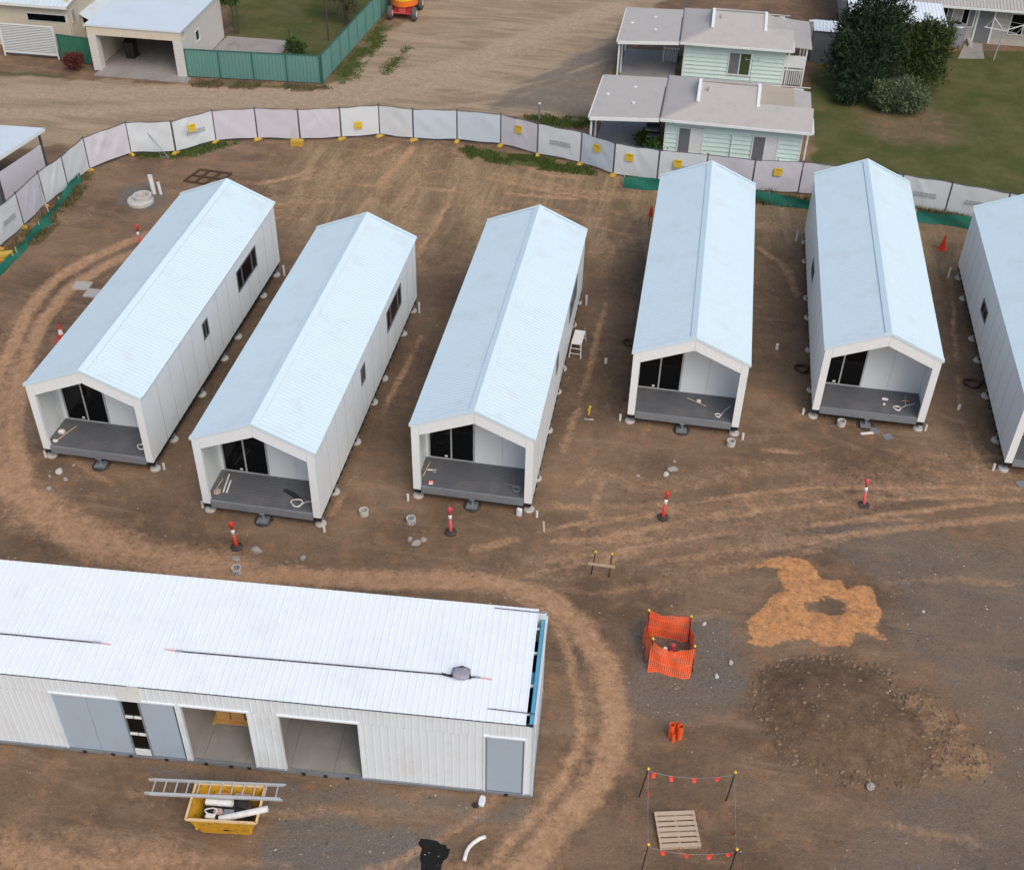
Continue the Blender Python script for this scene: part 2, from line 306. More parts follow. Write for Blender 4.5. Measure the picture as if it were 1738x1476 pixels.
for k, a_ in enumerate(((-18, 14.6, 4, 16, 8), (-18, 15.6, 0, 12, 6), (-6, 14.5, 20, 8, 60), (-24.5, 33, -70, 9, 50), (-25.8, 41, -95, 14, 30), (5, 18.2, 5, 9, -10))): wheel(70+k, *a_, .5)
def pdist(X, Y, poly):
    P = np.array(poly)
    lo, hi = P.min(0)-2.5, P.max(0)+2.5; k = (X > lo[0]) & (X < hi[0]) & (Y > lo[1]) & (Y < hi[1]); out = np.full(X.shape, -2.5)
    if k.any(): out[k] = pdist_(X[k], Y[k], P)
    return out
def pdist_(X, Y, P):
    P = np.array(P); Q = np.roll(P, -1, 0); d2 = np.full(X.shape, 1e9); ins = np.zeros(X.shape, bool)
    for (ax, ay), (bx, by) in zip(P, Q):
        ex, ey = bx-ax, by-ay; t = np.clip(((X-ax)*ex+(Y-ay)*ey)/(ex*ex+ey*ey), 0, 1)
        d2 = np.minimum(d2, (X-ax-t*ex)**2+(Y-ay-t*ey)**2)
        c = (ay > Y) != (by > Y)
        with np.errstate(divide='ignore', invalid='ignore'): ins ^= c & (X < (bx-ax)*(Y-ay)/(by-ay if by != ay else 1e-9)+ax)
    d_ = np.sqrt(d2); return np.where(ins, d_, -d_)
def ldist(X, Y, L):
    P = np.array(L); lo, hi = P.min(0)-2.5, P.max(0)+2.5; k = (X > lo[0]) & (X < hi[0]) & (Y > lo[1]) & (Y < hi[1]); out = np.full(X.shape, 9.)
    if k.any(): out[k] = ldist_(X[k], Y[k], L)
    return out
def ldist_(X, Y, L):
    d2 = np.full(X.shape, 1e9)
    for (ax, ay), (bx, by) in zip(L[:-1], L[1:]):
        ex, ey = bx-ax, by-ay; t = np.clip(((X-ax)*ex+(Y-ay)*ey)/(ex*ex+ey*ey), 0, 1)
        d2 = np.minimum(d2, (X-ax-t*ex)**2+(Y-ay-t*ey)**2)
    return np.sqrt(d2)
_tab = rng.random((256, 256))
def vnoise(X, Y):
    xi = np.floor(X).astype(int); yi = np.floor(Y).astype(int); fx = X-xi; fy = Y-yi
    fx = fx*fx*(3-2*fx); fy = fy*fy*(3-2*fy); g = lambda a, b: _tab[a % 256, b % 256]
    return (g(xi, yi)*(1-fx)+g(xi+1, yi)*fx)*(1-fy)+(g(xi, yi+1)*(1-fx)+g(xi+1, yi+1)*fx)*fy
def fbm(X, Y, s, o=4):
    r = 0; a = .5
    for i in range(o): r = r+a*vnoise(X*s+17.3*i, Y*s+5.1*i); s *= 2.03; a *= .5
    return r/(1-.5**o)
def sstep(v, lo, hi): t = np.clip((v-lo)/(hi-lo), 0, 1); return t*t*(3-2*t)
def masks(X, Y):
    wx = (fbm(X, Y, .9)-.5)*1.1; wy = (fbm(X+50, Y+9, .9)-.5)*1.1
    A, B = X+wx, Y+wy; a2, b2 = X+wx*.35, Y+wy*.35
    m = {}
    g = np.zeros(X.shape)
    for k, soft, amt in (('g1', .6, 1), ('g2', .7, .75), ('g2b', .35, .5), ('g3', .9, 1), ('g4', .25, 1), ('g5', .25, 1), ('g6', .3, .7), ('g6b', .3, .6), ('g7', .3, .9), ('g8', .4, .7), ('g9', .3, .5), ('g10', .3, .6), ('g10b', .3, .6)):
        g = np.maximum(g, amt*sstep(pdist(A if soft > .4 else a2, B if soft > .4 else b2, PG[k]), -soft*.4, soft*.6))
    g *= 1-.5*sstep(pdist(A, B, PG['bare']), -1.6, 1.)
    m['grass'] = g
    v = np.zeros(X.shape)
    for k, soft, amt in (('v1', 1.2, .8), ('v2', 1.6, .62), ('v3', .9, .8), ('v4', .8, 1.), ('v5', .4, .7), ('v6', .5, .9)):
        v = np.maximum(v, amt*sstep(pdist(A, B, PG[k]), -soft*.5, soft*.6))
    m['gravel'] = v
    s = sstep(pdist(a2, b2, PG['sand']), -.12, .16)*(1-sstep(pdist(X+wx*.8, Y+wy*.8, PG['sandhole']), -.12, .15))
    m['sand'] = s
    t = np.zeros(X.shape)
    mod = .75+.5*fbm(X, Y, .5); br_ = [sstep(fbm(X+31*q_, Y+7*q_, .33, 3), .40, .62) for q_ in range(4)]; Xw, Yw = X+wx*.22, Y+wy*.22
    for q_, (k, (L, w_, amt)) in enumerate(LN.items()):
        P_ = np.array(L); lo, hi = P_.min(0)-2, P_.max(0)+2; kk = np.nonzero((Xw > lo[0]) & (Xw < hi[0]) & (Yw > lo[1]) & (Yw < hi[1]))[0]
        if not len(kk): continue
        v_ = amt*(1-sstep(ldist_(Xw[kk], Yw[kk], L), w_*.2, w_*1.7))*(br_[(q_//2) % 4][kk] if k[0] == 'w' else mod[kk]); t[kk] = np.maximum(t[kk], v_)
    t = np.maximum(t, .7*sstep(pdist(A, B, PG['light']), -.5, .8))
    m['track'] = t
    m['road'] = sstep(pdist(A, B, PG['road']), -.6, .8)
    dm = pdist(a2, b2, PG['mound']); m['mound'] = sstep(dm, -.25, .3); m['mdist'] = dm
    m['ochre'] = sstep(pdist(a2, b2, PG['ochre']), -.2, .35)
    m['wet'] = sstep(pdist(X+wx*.12, Y+wy*.12, PG['wet']), -.04, .05)
    # dry pale soil of the back yard
    m['damp'] = sstep(pdist(A*1.0, B, [(-21, 33), (-13, 30), (-4, 33), (3, 38), (14, 38), (17, 40), (17, 49), (2, 50), (-4, 45), (-14, 43), (-22, 44)]), -1.5, 2.)  # cabin rows: corridor shade painted into the soil, together with damp earth
    m['dry'] = sstep(Y+wy*2, 41, 49)*sstep(56.5-Y, -1, 2)*sstep(X+22, -2, 4)*.8
    return m
def gheight(X, Y, m):
    z = (fbm(X, Y, .35, 3)-.5)*.05+(fbm(X+3, Y+8, 2.2, 3)-.5)*.035
    z -= m['track']*.025*(1-m['road'])
    md = np.clip(m['mdist'], 0, None); z += .62*sstep(md, -.2, 1.7)*(md > 0)*(.8+.4*fbm(X, Y, 1.1))
    z += m['mound']*(fbm(X+9, Y, 5, 2)-.5)*.06+m['ochre']*.22*fbm(X, Y, 1.1)+m['sand']*.05*(.4+fbm(X, Y, 3.))
    return z
xs = np.concatenate([[-900, -400, -200, -110, -75, -60], np.arange(-54, 34, .12), [36, 42, 55, 90, 180, 400, 900]])
yy = [9.]
while yy[-1] < 96: yy.append(yy[-1]+.085+.0016*(yy[-1]-9))
ys = np.concatenate([[-900, -400, -150, -60, -20, 0, 5], yy, [100, 110, 130, 180, 300, 600, 1500]])
GX, GY = np.meshgrid(xs, ys); gx, gy = GX.ravel(), GY.ravel()
gm = masks(gx, gy); gz = gheight(gx, gy, gm)
near = (gx > -56) & (gx < 35) & (gy > 8) & (gy < 98); gz = np.where(near, gz, 0)
nx, ny = len(xs), len(ys)
me = bpy.data.meshes.new('ground')
idx = np.arange(nx*ny).reshape(ny, nx)
q = np.stack([idx[:-1, :-1], idx[:-1, 1:], idx[1:, 1:], idx[1:, :-1]], -1).reshape(-1, 4)
me.vertices.add(nx*ny); me.vertices.foreach_set('co', np.stack([gx, gy, gz], 1).ravel().astype(np.float32))
me.loops.add(q.size); me.loops.foreach_set('vertex_index', q.ravel().astype(np.int32))
me.polygons.add(len(q)); me.polygons.foreach_set('loop_start', np.arange(0, q.size, 4).astype(np.int32))
me.update(calc_edges=True); me.polygons.foreach_set('use_smooth', np.ones(len(q), bool))
for nm, ks in (('ma', ('track', 'gravel', 'sand')), ('mb', ('grass', 'road', 'mound')), ('mc', ('ochre', 'wet', 'dry'))):
    at = me.color_attributes.new(nm, 'FLOAT_COLOR', 'POINT')
    at.data.foreach_set('color', np.stack([gm[k] for k in ks]+[gm['damp']], 1).ravel().astype(np.float32))  # alpha holds the painted corridor shade together with damp earth
GZ = gz.reshape(ny, nx)
def zg(x, y):
    i_ = int(np.clip(np.searchsorted(xs, x)-1, 0, nx-2)); j_ = int(np.clip(np.searchsorted(ys, y)-1, 0, ny-2)); a = (x-xs[i_])/(xs[i_+1]-xs[i_]); b = (y-ys[j_])/(ys[j_+1]-ys[j_])
    return float((GZ[j_, i_]*(1-a)+GZ[j_, i_+1]*a)*(1-b)+(GZ[j_+1, i_]*(1-a)+GZ[j_+1, i_+1]*a)*b)
Q = NT('site_soil')
def attr(nm):
    a = Q.n('ShaderNodeAttribute', attribute_name=nm); s = Q.n('ShaderNodeSeparateColor'); Q.t.links.new(a.outputs['Color'], s.inputs[0]); return s.outputs
(tr, gv, sd), (gr, rd, mo), (oc, we, dr) = [list(attr(k))[:3] for k in ('ma', 'mb', 'mc')]
n1 = Q.noise(.22, 6, .6); n2 = Q.noise(1.1, 6, .65); n3 = Q.noise(7., 6, .7); n4 = Q.noise(38., 4, .7); n5 = Q.noise(2.6, 6, .7)
def streak(scale, ang, dist=1.2):
    x = Q.n('ShaderNodeTexNoise'); x.inputs['Scale'].default_value = 1; x.inputs['Detail'].default_value = 7; x.inputs['Roughness'].default_value = .7; x.inputs['Distortion'].default_value = dist
    Q.t.links.new(Q.mapped(scale, (0, 0, R_(ang))), x.inputs['Vector']); return x.outputs['Fac']
st = streak((.22, 1.0, 1), -27); st2 = streak((.16, .9, 1), -6); st3 = streak((1.1, .2, 1), 8, .8)
damp = Q.n('ShaderNodeAttribute', attribute_name='mc').outputs['Alpha']  # painted corridor shade between cabins, together with damp earth
def edge(msk, amt=.55, lo=.38, hi=.62, nn=None):
    e = Q.math('ADD', msk, Q.math('MULTIPLY', Q.math('SUBTRACT', nn if nn else Q.math('MULTIPLY', Q.math('ADD', n3, n5), .5), .5), amt*2)); return Q.ramp(e, lo, hi)
S0, S1, S2 = (.132, .090, .059), (.232, .160, .104), (.300, .175, .100)
c = Q.mix(Q.ramp(n1, .32, .68), S0, S1)
c = Q.mix(Q.math('MULTIPLY', Q.ramp(n2, .46, .72), .75), c, S2)
c = Q.mix(Q.math('MULTIPLY', Q.ramp(st, .50, .74), .6), c, (.325, .232, .158))
c = Q.mix(Q.math('MULTIPLY', Q.ramp(st, .48, .26), .5), c, (.100, .072, .052))
c = Q.mix(Q.math('MULTIPLY', Q.ramp(n5, .54, .78), .45), c, (.33, .195, .108))
yard = Q.mix(Q.ramp(st3, .40, .66), (0.201, 0.142, 0.082), (0.409, 0.300, 0.172))
yard = Q.mix(Q.math('MULTIPLY', Q.ramp(st2, .45, .7), .5), yard, (0.366, 0.264, 0.150))
c = Q.mix(Q.math('MULTIPLY', edge(dr, .8, .2, .95), .75), c, yard)
c = Q.mix(Q.math('MULTIPLY', edge(damp, .9, .15, 1.0), .5), c, Q.mix(Q.ramp(n5, .35, .7), (.085, .062, .046), (.145, .102, .072)))  # darkens soil between cabins, part painted shade, part damp brown
# upper road, pale dusty
rdc = Q.mix(Q.ramp(st2, .35, .68), (0.272, 0.210, 0.141), (0.420, 0.326, 0.221))
rdc = Q.mix(Q.math('MULTIPLY', Q.ramp(n5, .5, .75), .4), rdc, (0.227, 0.173, 0.113))
c = Q.mix(edge(rd, .4, .2, .8), c, rdc)
gvc = Q.mix(Q.ramp(n4, .3, .7), (.082, .080, .074), (.220, .210, .192)); gvc = Q.mix(Q.math('MULTIPLY', Q.ramp(st, .38, .66), .75), gvc, (.185, .145, .108))
c = Q.mix(Q.math('MULTIPLY', edge(gv, .9, .12, 1.05), .92), c, gvc)
c = Q.mix(Q.math('MULTIPLY', edge(tr, .75, .1, .95), .92), c, Q.mix(rd, Q.mix(Q.ramp(n5, .3, .7), (.370, .222, .128), (.500, .318, .192)), Q.mix(Q.ramp(n5, .3, .7), (.34, .262, .185), (.45, .352, .255))))
c = Q.mix(Q.math('MULTIPLY', edge(mo, .3, .25, .75), .9), c, Q.mix(Q.ramp(n5, .35, .7), (.125, .082, .052), (.205, .138, .088)))
c = Q.mix(Q.math('MULTIPLY', edge(oc, 1.0, .25, .9), .85), c, Q.mix(Q.ramp(n5, .35, .68), (.20, .125, .072), (.40, .262, .145)))
n34 = Q.math('MULTIPLY', Q.math('ADD', n3, n5), .5)
sdm = Q.math('MULTIPLY', edge(sd, 1.25, .26, .72, n34), Q.math('ADD', .62, Q.math('MULTIPLY', Q.ramp(n5, .62, .42), .38)))
c = Q.mix(sdm, c, Q.mix(Q.ramp(n3, .3, .7), (.50, .235, .095), (.64, .335, .150)))
gc = Q.mix(Q.ramp(Q.noise(.5, 5), .35, .68), (0.070, 0.087, 0.024), (0.120, 0.114, 0.046))
gc = Q.mix(Q.math('MULTIPLY', Q.ramp(n3, .45, .7), .5), gc, (0.050, 0.071, 0.016))
gc = Q.mix(Q.math('MULTIPLY', Q.ramp(n2, .5, .72), .6), gc, (0.155, 0.120, 0.062))
c = Q.mix(edge(gr, .6, .2, .85), c, gc)
c = Q.mix(edge(we, .12, .42, .56), c, (.012, .0115, .011))
# fine grain and pale specks
n6 = Q.noise(16., 5, .75)
c = Q.mix(Q.math('MULTIPLY', Q.ramp(n6, .54, .66), .40), c, Q.mix(1.0, c, (1.55, 1.5, 1.45), 'MULTIPLY'))
c = Q.mix(Q.math('MULTIPLY', Q.ramp(n6, .44, .33), .5), c, Q.mix(1.0, c, (.55, .54, .53), 'MULTIPLY'))
c = Q.mix(Q.math('MULTIPLY', Q.ramp(n4, .42, .60), .42), c, Q.mix(1.0, c, (1.5, 1.45, 1.4), 'MULTIPLY'))
c = Q.mix(Q.math('MULTIPLY', Q.ramp(n3, .52, .30), .5), c, Q.mix(1.0, c, (.55, .54, .53), 'MULTIPLY'))
vo = Q.n('ShaderNodeTexVoronoi'); vo.inputs['Scale'].default_value = 7.5; Q.t.links.new(Q.tc.outputs['Object'], vo.inputs['Vector'])
spk = Q.math('MULTIPLY', Q.ramp(vo.outputs['Distance'], .22, .12), Q.math('GREATER_THAN', n2, .47))
spk = Q.math('MULTIPLY', spk, Q.math('SUBTRACT', 1.0, gr, True))
sc_ = Q.n('ShaderNodeSeparateColor'); Q.t.links.new(vo.outputs['Color'], sc_.inputs[0])
spk = Q.math('MULTIPLY', spk, Q.math('GREATER_THAN', sc_.outputs[0], .80))
c = Q.mix(Q.math('MULTIPLY', spk, .6), c, (.36, .31, .26))
Q.t.links.new(c, Q.b.inputs['Base Color'])
Q.t.links.new(Q.math('SUBTRACT', .95, Q.math('MULTIPLY', we, .35)), Q.b.inputs['Roughness']); Q.b.inputs['Specular IOR Level'].default_value = .2
Q.bump(Q.math('ADD', Q.math('ADD', Q.math('MULTIPLY', n3, 1.4), Q.math('MULTIPLY', n6, .9)), Q.math('MULTIPLY', n4, .5)), .85, .05)
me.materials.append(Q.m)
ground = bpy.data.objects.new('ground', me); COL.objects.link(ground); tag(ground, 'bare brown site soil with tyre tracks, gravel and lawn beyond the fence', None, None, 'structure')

# ------------------------------------------------------------------ cabins
CW, CL, ZE, ZR, RX, ZB = 4.2, 13.89, 3.26, 4.16, 2.18, .5
def zroof(x): return ZE+(ZR-ZE)*(x/RX if x < RX else (CW-x)/(CW-RX))
def wall_panels(root, xo, xi, wins, seams):
    for a, b in zip(seams[:-1], seams[1:]):
        m = MB(); a_, b_ = a+.010, b-.010; top = zroof(xo)-.05; x0, x1 = min(xo, xi), max(xo, xi)
        cuts = sorted({a_, b_} | {t for w_ in wins for t in w_[:2] if a_ < t < b_})
        for p, q_ in zip(cuts[:-1], cuts[1:]):
            mid = (p+q_)/2; h = [w_ for w_ in wins if w_[0] < mid < w_[1]]
            if h: m.box(x0, x1, p, q_, ZB, h[0][2]); MB().box(x0, x1, p, q_, h[0][3], top).build('wall_panel', 'panel', root)
            else: m.box(x0, x1, p, q_, ZB, top)
        m.build('wall_panel', 'panel', root)
def side_window(root, x, sgn, y0, y1, z0, z1, mull):
    f = .045; fx = sorted((x-.03*sgn, x+.025*sgn)); fr = MB()
    fr.box(*fx, y0, y1, z0, z0+f).box(*fx, y0, y1, z1-f, z1).box(*fx, y0, y0+f, z0+f, z1-f).box(*fx, y1-f, y1, z0+f, z1-f)
    for t in mull: fr.box(*fx, t-f/2, t+f/2, z0+f, z1-f)
    wo = fr.build('window', 'screen', root)
    e = [y0]+mull+[y1]
    for a, b in zip(e[:-1], e[1:]):
        px = sorted((x-.012*sgn, x-.004*sgn)); MB().box(*px, a+f*.5, b-f*.5, z0+f*.5, z1-f*.5).build('pane', 'glass', wo)
def make_cabin():
    root = thing('cabin', 'x', 'cabin')
    seams = [.14, 1.28, 2.32, 3.36, 4.38, 5.38, 5.90, 6.92, 8.02, 9.05, 10.15, 11.25, 12.3, 13.25, 13.8]
    wr = [(9.05, 11.25, 1.8, 2.74), (5.38, 5.90, 1.98, 2.7)]; wl = [(7.30, 8.40, 1.55, 2.1)]
    wall_panels(root, 4.14, 4.06, wr, seams)
    wall_panels(root, .06, .14, wl, [.14, 1.28, 2.32, 3.36, 4.38, 5.38, 6.30, 7.30, 8.40, 9.4, 10.4, 11.4, 12.4, 13.25, 13.8])
    side_window(root, 4.14, 1, *wr[0], [9.6, 10.72]); side_window(root, 4.14, 1, *wr[1], [5.64]); side_window(root, .06, -1, *wl[0], [7.85])
    js = None
    for xo, sm in ((4.14, seams), (.06, [.14, 1.28, 2.32, 3.36, 4.38, 5.38, 6.30, 7.30, 8.40, 9.4, 10.4, 11.4, 12.4, 13.25, 13.8])):
        for s_ in sm[1:-1]:
            z1 = 1.79 if (xo > 1 and s_ in (9.05, 10.15, 11.25)) else (1.97 if xo > 1 and s_ in (5.38, 5.90) else (1.54 if xo < 1 and s_ in (7.30, 8.40) else zroof(xo)-.06))
            MB().box(xo-.004, xo+.004, s_-.011, s_+.011, ZB+.01, z1).build('joint_strip', 'joint', root)
    # roof sheets with real ribs running down the slope
    prof = ribs(.03, CL-.03, .168, .0065, .62, .12)
    for nm, xe in (('roof_sheet', 0.), ('roof_sheet', CW)):
        sheet(prof, lambda s_, h, t, xe=xe: (xe+(RX-xe)*t, s_, ZE+(ZR-ZE)*t+h), [0, 1]).build(nm, 'roof', root)
    MB().prism([(.03, .1, ZE-.012), (RX, .1, ZR-.012), (CW-.03, .1, ZE-.012), (CW-.06, .1, ZE-.13), (RX, .1, ZR-.13), (.06, .1, ZE-.13)], (0, CL-.2, 0)).build('ceiling', 'beam', root)
    # ridge cap and barge flashings
    k = (ZR-ZE)/RX
    for y0, y1, nm in ((0, CL, 'ridge_cap'),):
        m = MB(); sp = .2
        m.prism([(RX-sp, y0, ZR-sp*k+.03), (RX, y0, ZR+.036), (RX+sp, y0, ZR-sp*k*1.08+.03), (RX+sp, y0, ZR-sp*k*1.08+.038), (RX, y0, ZR+.046), (RX-sp, y0, ZR-sp*k+.038)], (0, y1-y0, 0)); m.build(nm, 'cap', root)
    for y0, y1 in ((-.02, .13), (CL-.13, CL+.02)):
        for xe in (0., CW):
            m = MB(); m.prism([(xe, y0, ZE+.028), (RX, y0, ZR+.028), (RX, y0, ZR+.046), (xe, y0, ZE+.046)], (0, y1-y0, 0))
            yo = y0 if y0 < 1 else y1-.012
            m.prism([(xe, yo, ZE-.07), (RX, yo, ZR-.07), (RX, yo, ZR+.028), (xe, yo, ZE+.028)], (0, .012, 0)); m.build('barge_flashing', 'cap', root)
    # porch portal
    for a, b in ((.06, .32), (3.88, 4.14)):
        m = MB(); m.prism([(a, 0, ZB-.02), (b, 0, ZB-.02), (b, 0, zroof(b)-.075), (a, 0, zroof(a)-.075)], (0, .138, 0)); m.build('porch_post', 'beam', root)
    for a, b in ((.326, RX-.004), (RX+.004, 3.874)):
        MB().prism([(a, 0, zroof(a)-.52), (b, 0, zroof(b)-.52), (b, 0, zroof(b)-.075), (a, 0, zroof(a)-.075)], (0, .13, 0)).build('gable_beam', 'beam', root)
    PY = 1.58
    for a, b, z0 in ((.145, .25, .6), (.25, 1.88, 2.72), (1.885, 2.846, .6), (2.854, 4.055, .6)):
        cut = [x for x in (RX,) if a < x < b]; e = [a]+cut+[b]
        MB().prism([(a, PY, z0), (b, PY, z0)]+[(x, PY, zroof(x)-.12) for x in reversed(e)], (0, .07, 0)).build('porch_wall_panel', 'panel', root)
    dr_ = MB(); f = .055
    dr_.box(.25, 1.88, PY-.02, PY+.04, .62, .62+f).box(.25, 1.88, PY-.02, PY+.04, 2.72-f, 2.72).box(.25, .25+f, PY-.02, PY+.04, .62+f, 2.72-f).box(1.88-f, 1.88, PY-.02, PY+.04, .62+f, 2.72-f).box(1.03, 1.03+f, PY-.02, PY+.04, .62+f, 2.72-f)
    do = dr_.build('sliding_door', 'alu', root)
    MB().box(.28, 1.05, PY+.012, PY+.02, .65, 2.69).build('pane', 'glass', do); MB().box(1.065, 1.85, PY+.0, PY+.008, .65, 2.69).build('pane', 'glass', do)
    MB().box(.82, .92, PY-.002, PY+.003, .72, .80).build('door_sticker', 'refl', do)
    # deck
    n = 11; wd = (PY-.07)/n
    for i in range(n):
        y0 = .07+i*wd; xa = .33 if y0 < .14 else .15
        MB().box(xa, CW-xa, y0+.004, y0+wd-.004, .60, .63).build('deck_board', 'deck', root)
    MB().box(.34, 3.86, -.02, .068, .36, .625).build('deck_edge_beam', 'galv', root)
    # chassis
    m = MB(); m.box(.12, 4.08, .16, 13.7, .40, .49)
    for x in (.12, 3.98): m.box(x, x+.1, .1, 13.75, .26, .40)
    y = .5
    while y < 13.6:
        for x0, x1 in ((.03, .12), (4.08, 4.17)): m.box(x0, x1, y, y+.1, .38, .495)
        y += .46
    m.box(.1, 4.1, .08, .16, .26, .40); m.build('chassis', 'black', root)
    MB().box(.15, 4.05, .14, PY, .50, .595).build('deck_frame', 'black', root)
    for a in (.08, 3.9): MB().box(a, a+.22, .01, .13, .33, .478).build('corner_bracket', 'black', root)
    # rear gable
    for a, b in ((.145, 1.1), (1.11, RX-.005), (RX+.005, 3.14), (3.15, 4.055)):
        MB().prism([(a, 13.73, ZB), (b, 13.73, ZB), (b, 13.73, zroof(b)-.1), (a, 13.73, zroof(a)-.1)], (0, .07, 0)).build('rear_panel', 'panel', root)
    # piers
    src = None
    for y in (.22, 1.85, 4.6, 7.0, 8.55, 11.68, 13.4):
        for x in (.17, 4.03):
            if src is None:
                p = MB().tube([(0, 0, .02), (0, 0, .27)], .035, 8).box(-.09, .09, -.09, .09, .245, .265).build('pier', 'galv', root)
                ft = MB().lathe([(.19, -.05), (.19, .05), (.165, .085), (.05, .09)], 14).build('footing', 'concw', p); src = p; p.location = (x, y, 0)
            else:
                p = inst(src, root, (x, y, 0)); inst(ft, p)
    p = MB().tube([(0, 0, .02), (0, 0, .37)], .035, 8).box(-.09, .09, -.09, .09, .335, .352).build('pier', 'galv', root, loc=(2.1, .03, 0))
    MB().prism([(-.19, -.19, -.03), (.19, -.19, -.03), (.19, .19, -.03), (-.19, .19, -.03)], (0, 0, .10)).build('footing', 'galv', p); MB().lathe([(.34, -.05), (.32, .022), (.2, .028)], 14).build('footing_pit_shade', 'rubber', p)  # dark disc paints the shadow in the hollow round this footing
    return root
CAB = [(-21.2, 28.9), (-14.69, 27.28), (-7.96, 29.3), (-1.16, 34.82), (5.61, 36.45), (12.3, 34.65)]
cl = ['white gabled cabin at the far left, beside the curving tyre track',
      'white gabled cabin second from the left, black sheet and two white pipes on its porch',
      'white gabled cabin third from the left, white trestle standing by its right wall',
      'white gabled cabin fourth from the left, crossed stick lying on its porch',
      'white gabled cabin fifth from the left, red cone behind its right wall',
      'white gabled cabin cut off by the right edge of the picture']
cab0 = make_cabin()
for i, (x, y) in enumerate(CAB):
    o = cab0 if i == 0 else copy_tree(cab0)
    o.location = (x, y, 0); tag(o, cl[i], 'cabin', 'new white cabins on the site')
CN = ['leftmost cabin', 'second cabin from the left', 'third cabin from the left', 'fourth cabin from the left', 'fifth cabin from the left', 'rightmost cabin']

# ------------------------------------------------------------------ long shed in the foreground
SH = thing('long_shed', 'long white ribbed steel shed with flat roof, blue grey doors and two open bays', 'shed', (-2.06, 18.35, 0), R_(3.666))
LX = -21.0
def zs(y): return 3.17+.26*y/3.6
n = 27; wd = (-.25-LX)/n
for i in range(n):
    a = LX+i*wd; pr = ribs(a, a+wd, wd/4, .008, .74, .08)
    sheet(pr, lambda s_, h, t: (s_, -.05+3.68*t, zs(-.05+3.68*t)+h), [0, 1]).build('roof_sheet', 'shedroof', SH)
def clad(x0, x1, z0, z1):
    k = max(1, round((x1-x0)/.76)); ww = (x1-x0)/k
    for i in range(k):
        a = x0+i*ww; pr = ribs(a, a+ww, .19, .0075, .68, .1)
        sheet(pr, lambda s_, h, t: (s_, .03-h, t), [z0, z1]).build('wall_sheet', 'shedwall', SH)
for x0, x1 in ((LX, -12.74), (-9.41+.0, -9.26), (-7.5, -6.66), (-4.58, -1.27), (-.26, -.0)): clad(x0, x1, .13, 2.45)
clad(LX, -10.87, 2.45, 3.13); clad(-10.27, 0, 2.45, 3.13)
for a, b in ((-9.26, -7.5), (-6.66, -4.58), (-12.74, -9.41), (-1.27, -.26)):
    m = MB(); m.box(a-.05, a, -.004, .1, .1, 2.5).box(b, b+.05, -.004, .1, .1, 2.5).box(a, b, -.004, .1, 2.45, 2.5); m.build('opening_trim', 'shedwall', SH)
for a, b in ((-12.74, -11.82), (-11.81, -10.88), (-10.36, -9.47), (-1.22, -.30)):
    d_ = MB().box(a, b, .03, .07, .15, 2.44).build('door_panel', 'bluedoor', SH)
MB().box(-.30, -.26, .02, .06, .15, 2.44).box(-1.27, -1.22, .02, .06, .13, 2.44).build('door_jamb', 'galv', SH)
MB().box(-10.88, -10.84, .0, .06, .15, 2.44).box(-10.40, -10.36, .0, .06, .15, 2.44).build('window_jamb', 'galv', SH)
wo = MB().box(-10.84, -10.40, .0, .06, .15, .38).build('louvre_window', 'trim', SH)
for z in (1.02, 1.74):
    for a, b in ((-10.84, -10.635), (-10.605, -10.40)): MB().box(a, b, .0, .06, z, z+.07).build('louvre_rail', 'trim', wo)
for z0, z1 in ((.38, 1.02), (1.09, 1.74), (1.81, 2.44)): MB().box(-10.84, -10.40, .04, .05, z0, z1).build('pane', 'glass', wo)
for a, b, z0, z1 in ((-10.87, -10.58, 2.86, 3.12), (-10.57, -10.27, 2.86, 3.12), (-10.87, -10.27, 2.50, 2.84)): MB().box(a, b, .0, .03, z0, z1).build('access_plate', 'trim', SH)
# floor, base rail, inner lining
fx = LX; 
while fx < -.2:
    MB().box(fx+.004, min(fx+1.2, -.12)-.004, .1, 1.795, .09, .14).build('floor_sheet', 'floor', SH); MB().box(fx+.004, min(fx+1.2, -.12)-.004, 1.805, 3.5, .09, .14).build('floor_sheet', 'floor', SH); fx += 1.2
m = MB().box(LX, 0, -.01, .09, .02, .125).box(LX, 0, 3.5, 3.6, .0, .14).box(-.1, 0, .09, 3.5, .0, .09); m.build('base_rail', 'galv', SH)
for x in (-12.3, -11.5, -11.0, -10.0, -8.9, -8.2, -7.7, -6.2, -5.6, -5.0, -.7): MB().box(x-.05, x+.05, -.03, .0, .02, .12).build('lug', 'black', SH)
MB().box(LX, -.06, .0, .022, 3.06, 3.128).build('eave_shadow_strip', 'black', SH)  # black strip painting the shadow gap below the roof edge
MB().box(LX, -.03, 3.5, 3.6, .14, 3.36).build('rear_wall', 'shedwall', SH)
for x in (-9.36, -7.05, -3.9): MB().box(x-.04, x+.04, .1, 3.5, .14, 3.12).build('partition', 'greyw', SH)
# open steel at the right end
MB().box(-.05, -.02, .0, 3.6, .13, 3.20).build('end_wall', 'shedwall', SH)
MB().box(-.015, .015, -.02, 3.62, 3.18, 3.22).box(-.015, .012, -.02, .02, .13, 3.18).build('end_capping', 'cap', SH)
m = MB(); m.box(-.16, -.06, .02, 3.58, 3.0, 3.18)
m.build('end_beam', 'blue', SH); MB().box(-.36, -.17, 1.3, 1.75, 2.95, 3.05).box(-.4, -.3, .05, 3.5, 2.7, 2.8).build('blue_rail', 'blue', SH)
for y in (.35, 1.25, 2.35, 3.2): MB().bar((-.45, y, 3.1), (-.06, y, 3.1), .05, .06).build('purlin', 'trim', SH)
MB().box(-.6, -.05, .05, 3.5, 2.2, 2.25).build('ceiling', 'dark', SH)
shed_m = Matrix.Translation((-2.06, 18.35, 0)) @ Matrix.Rotation(R_(3.666), 4, 'Z')
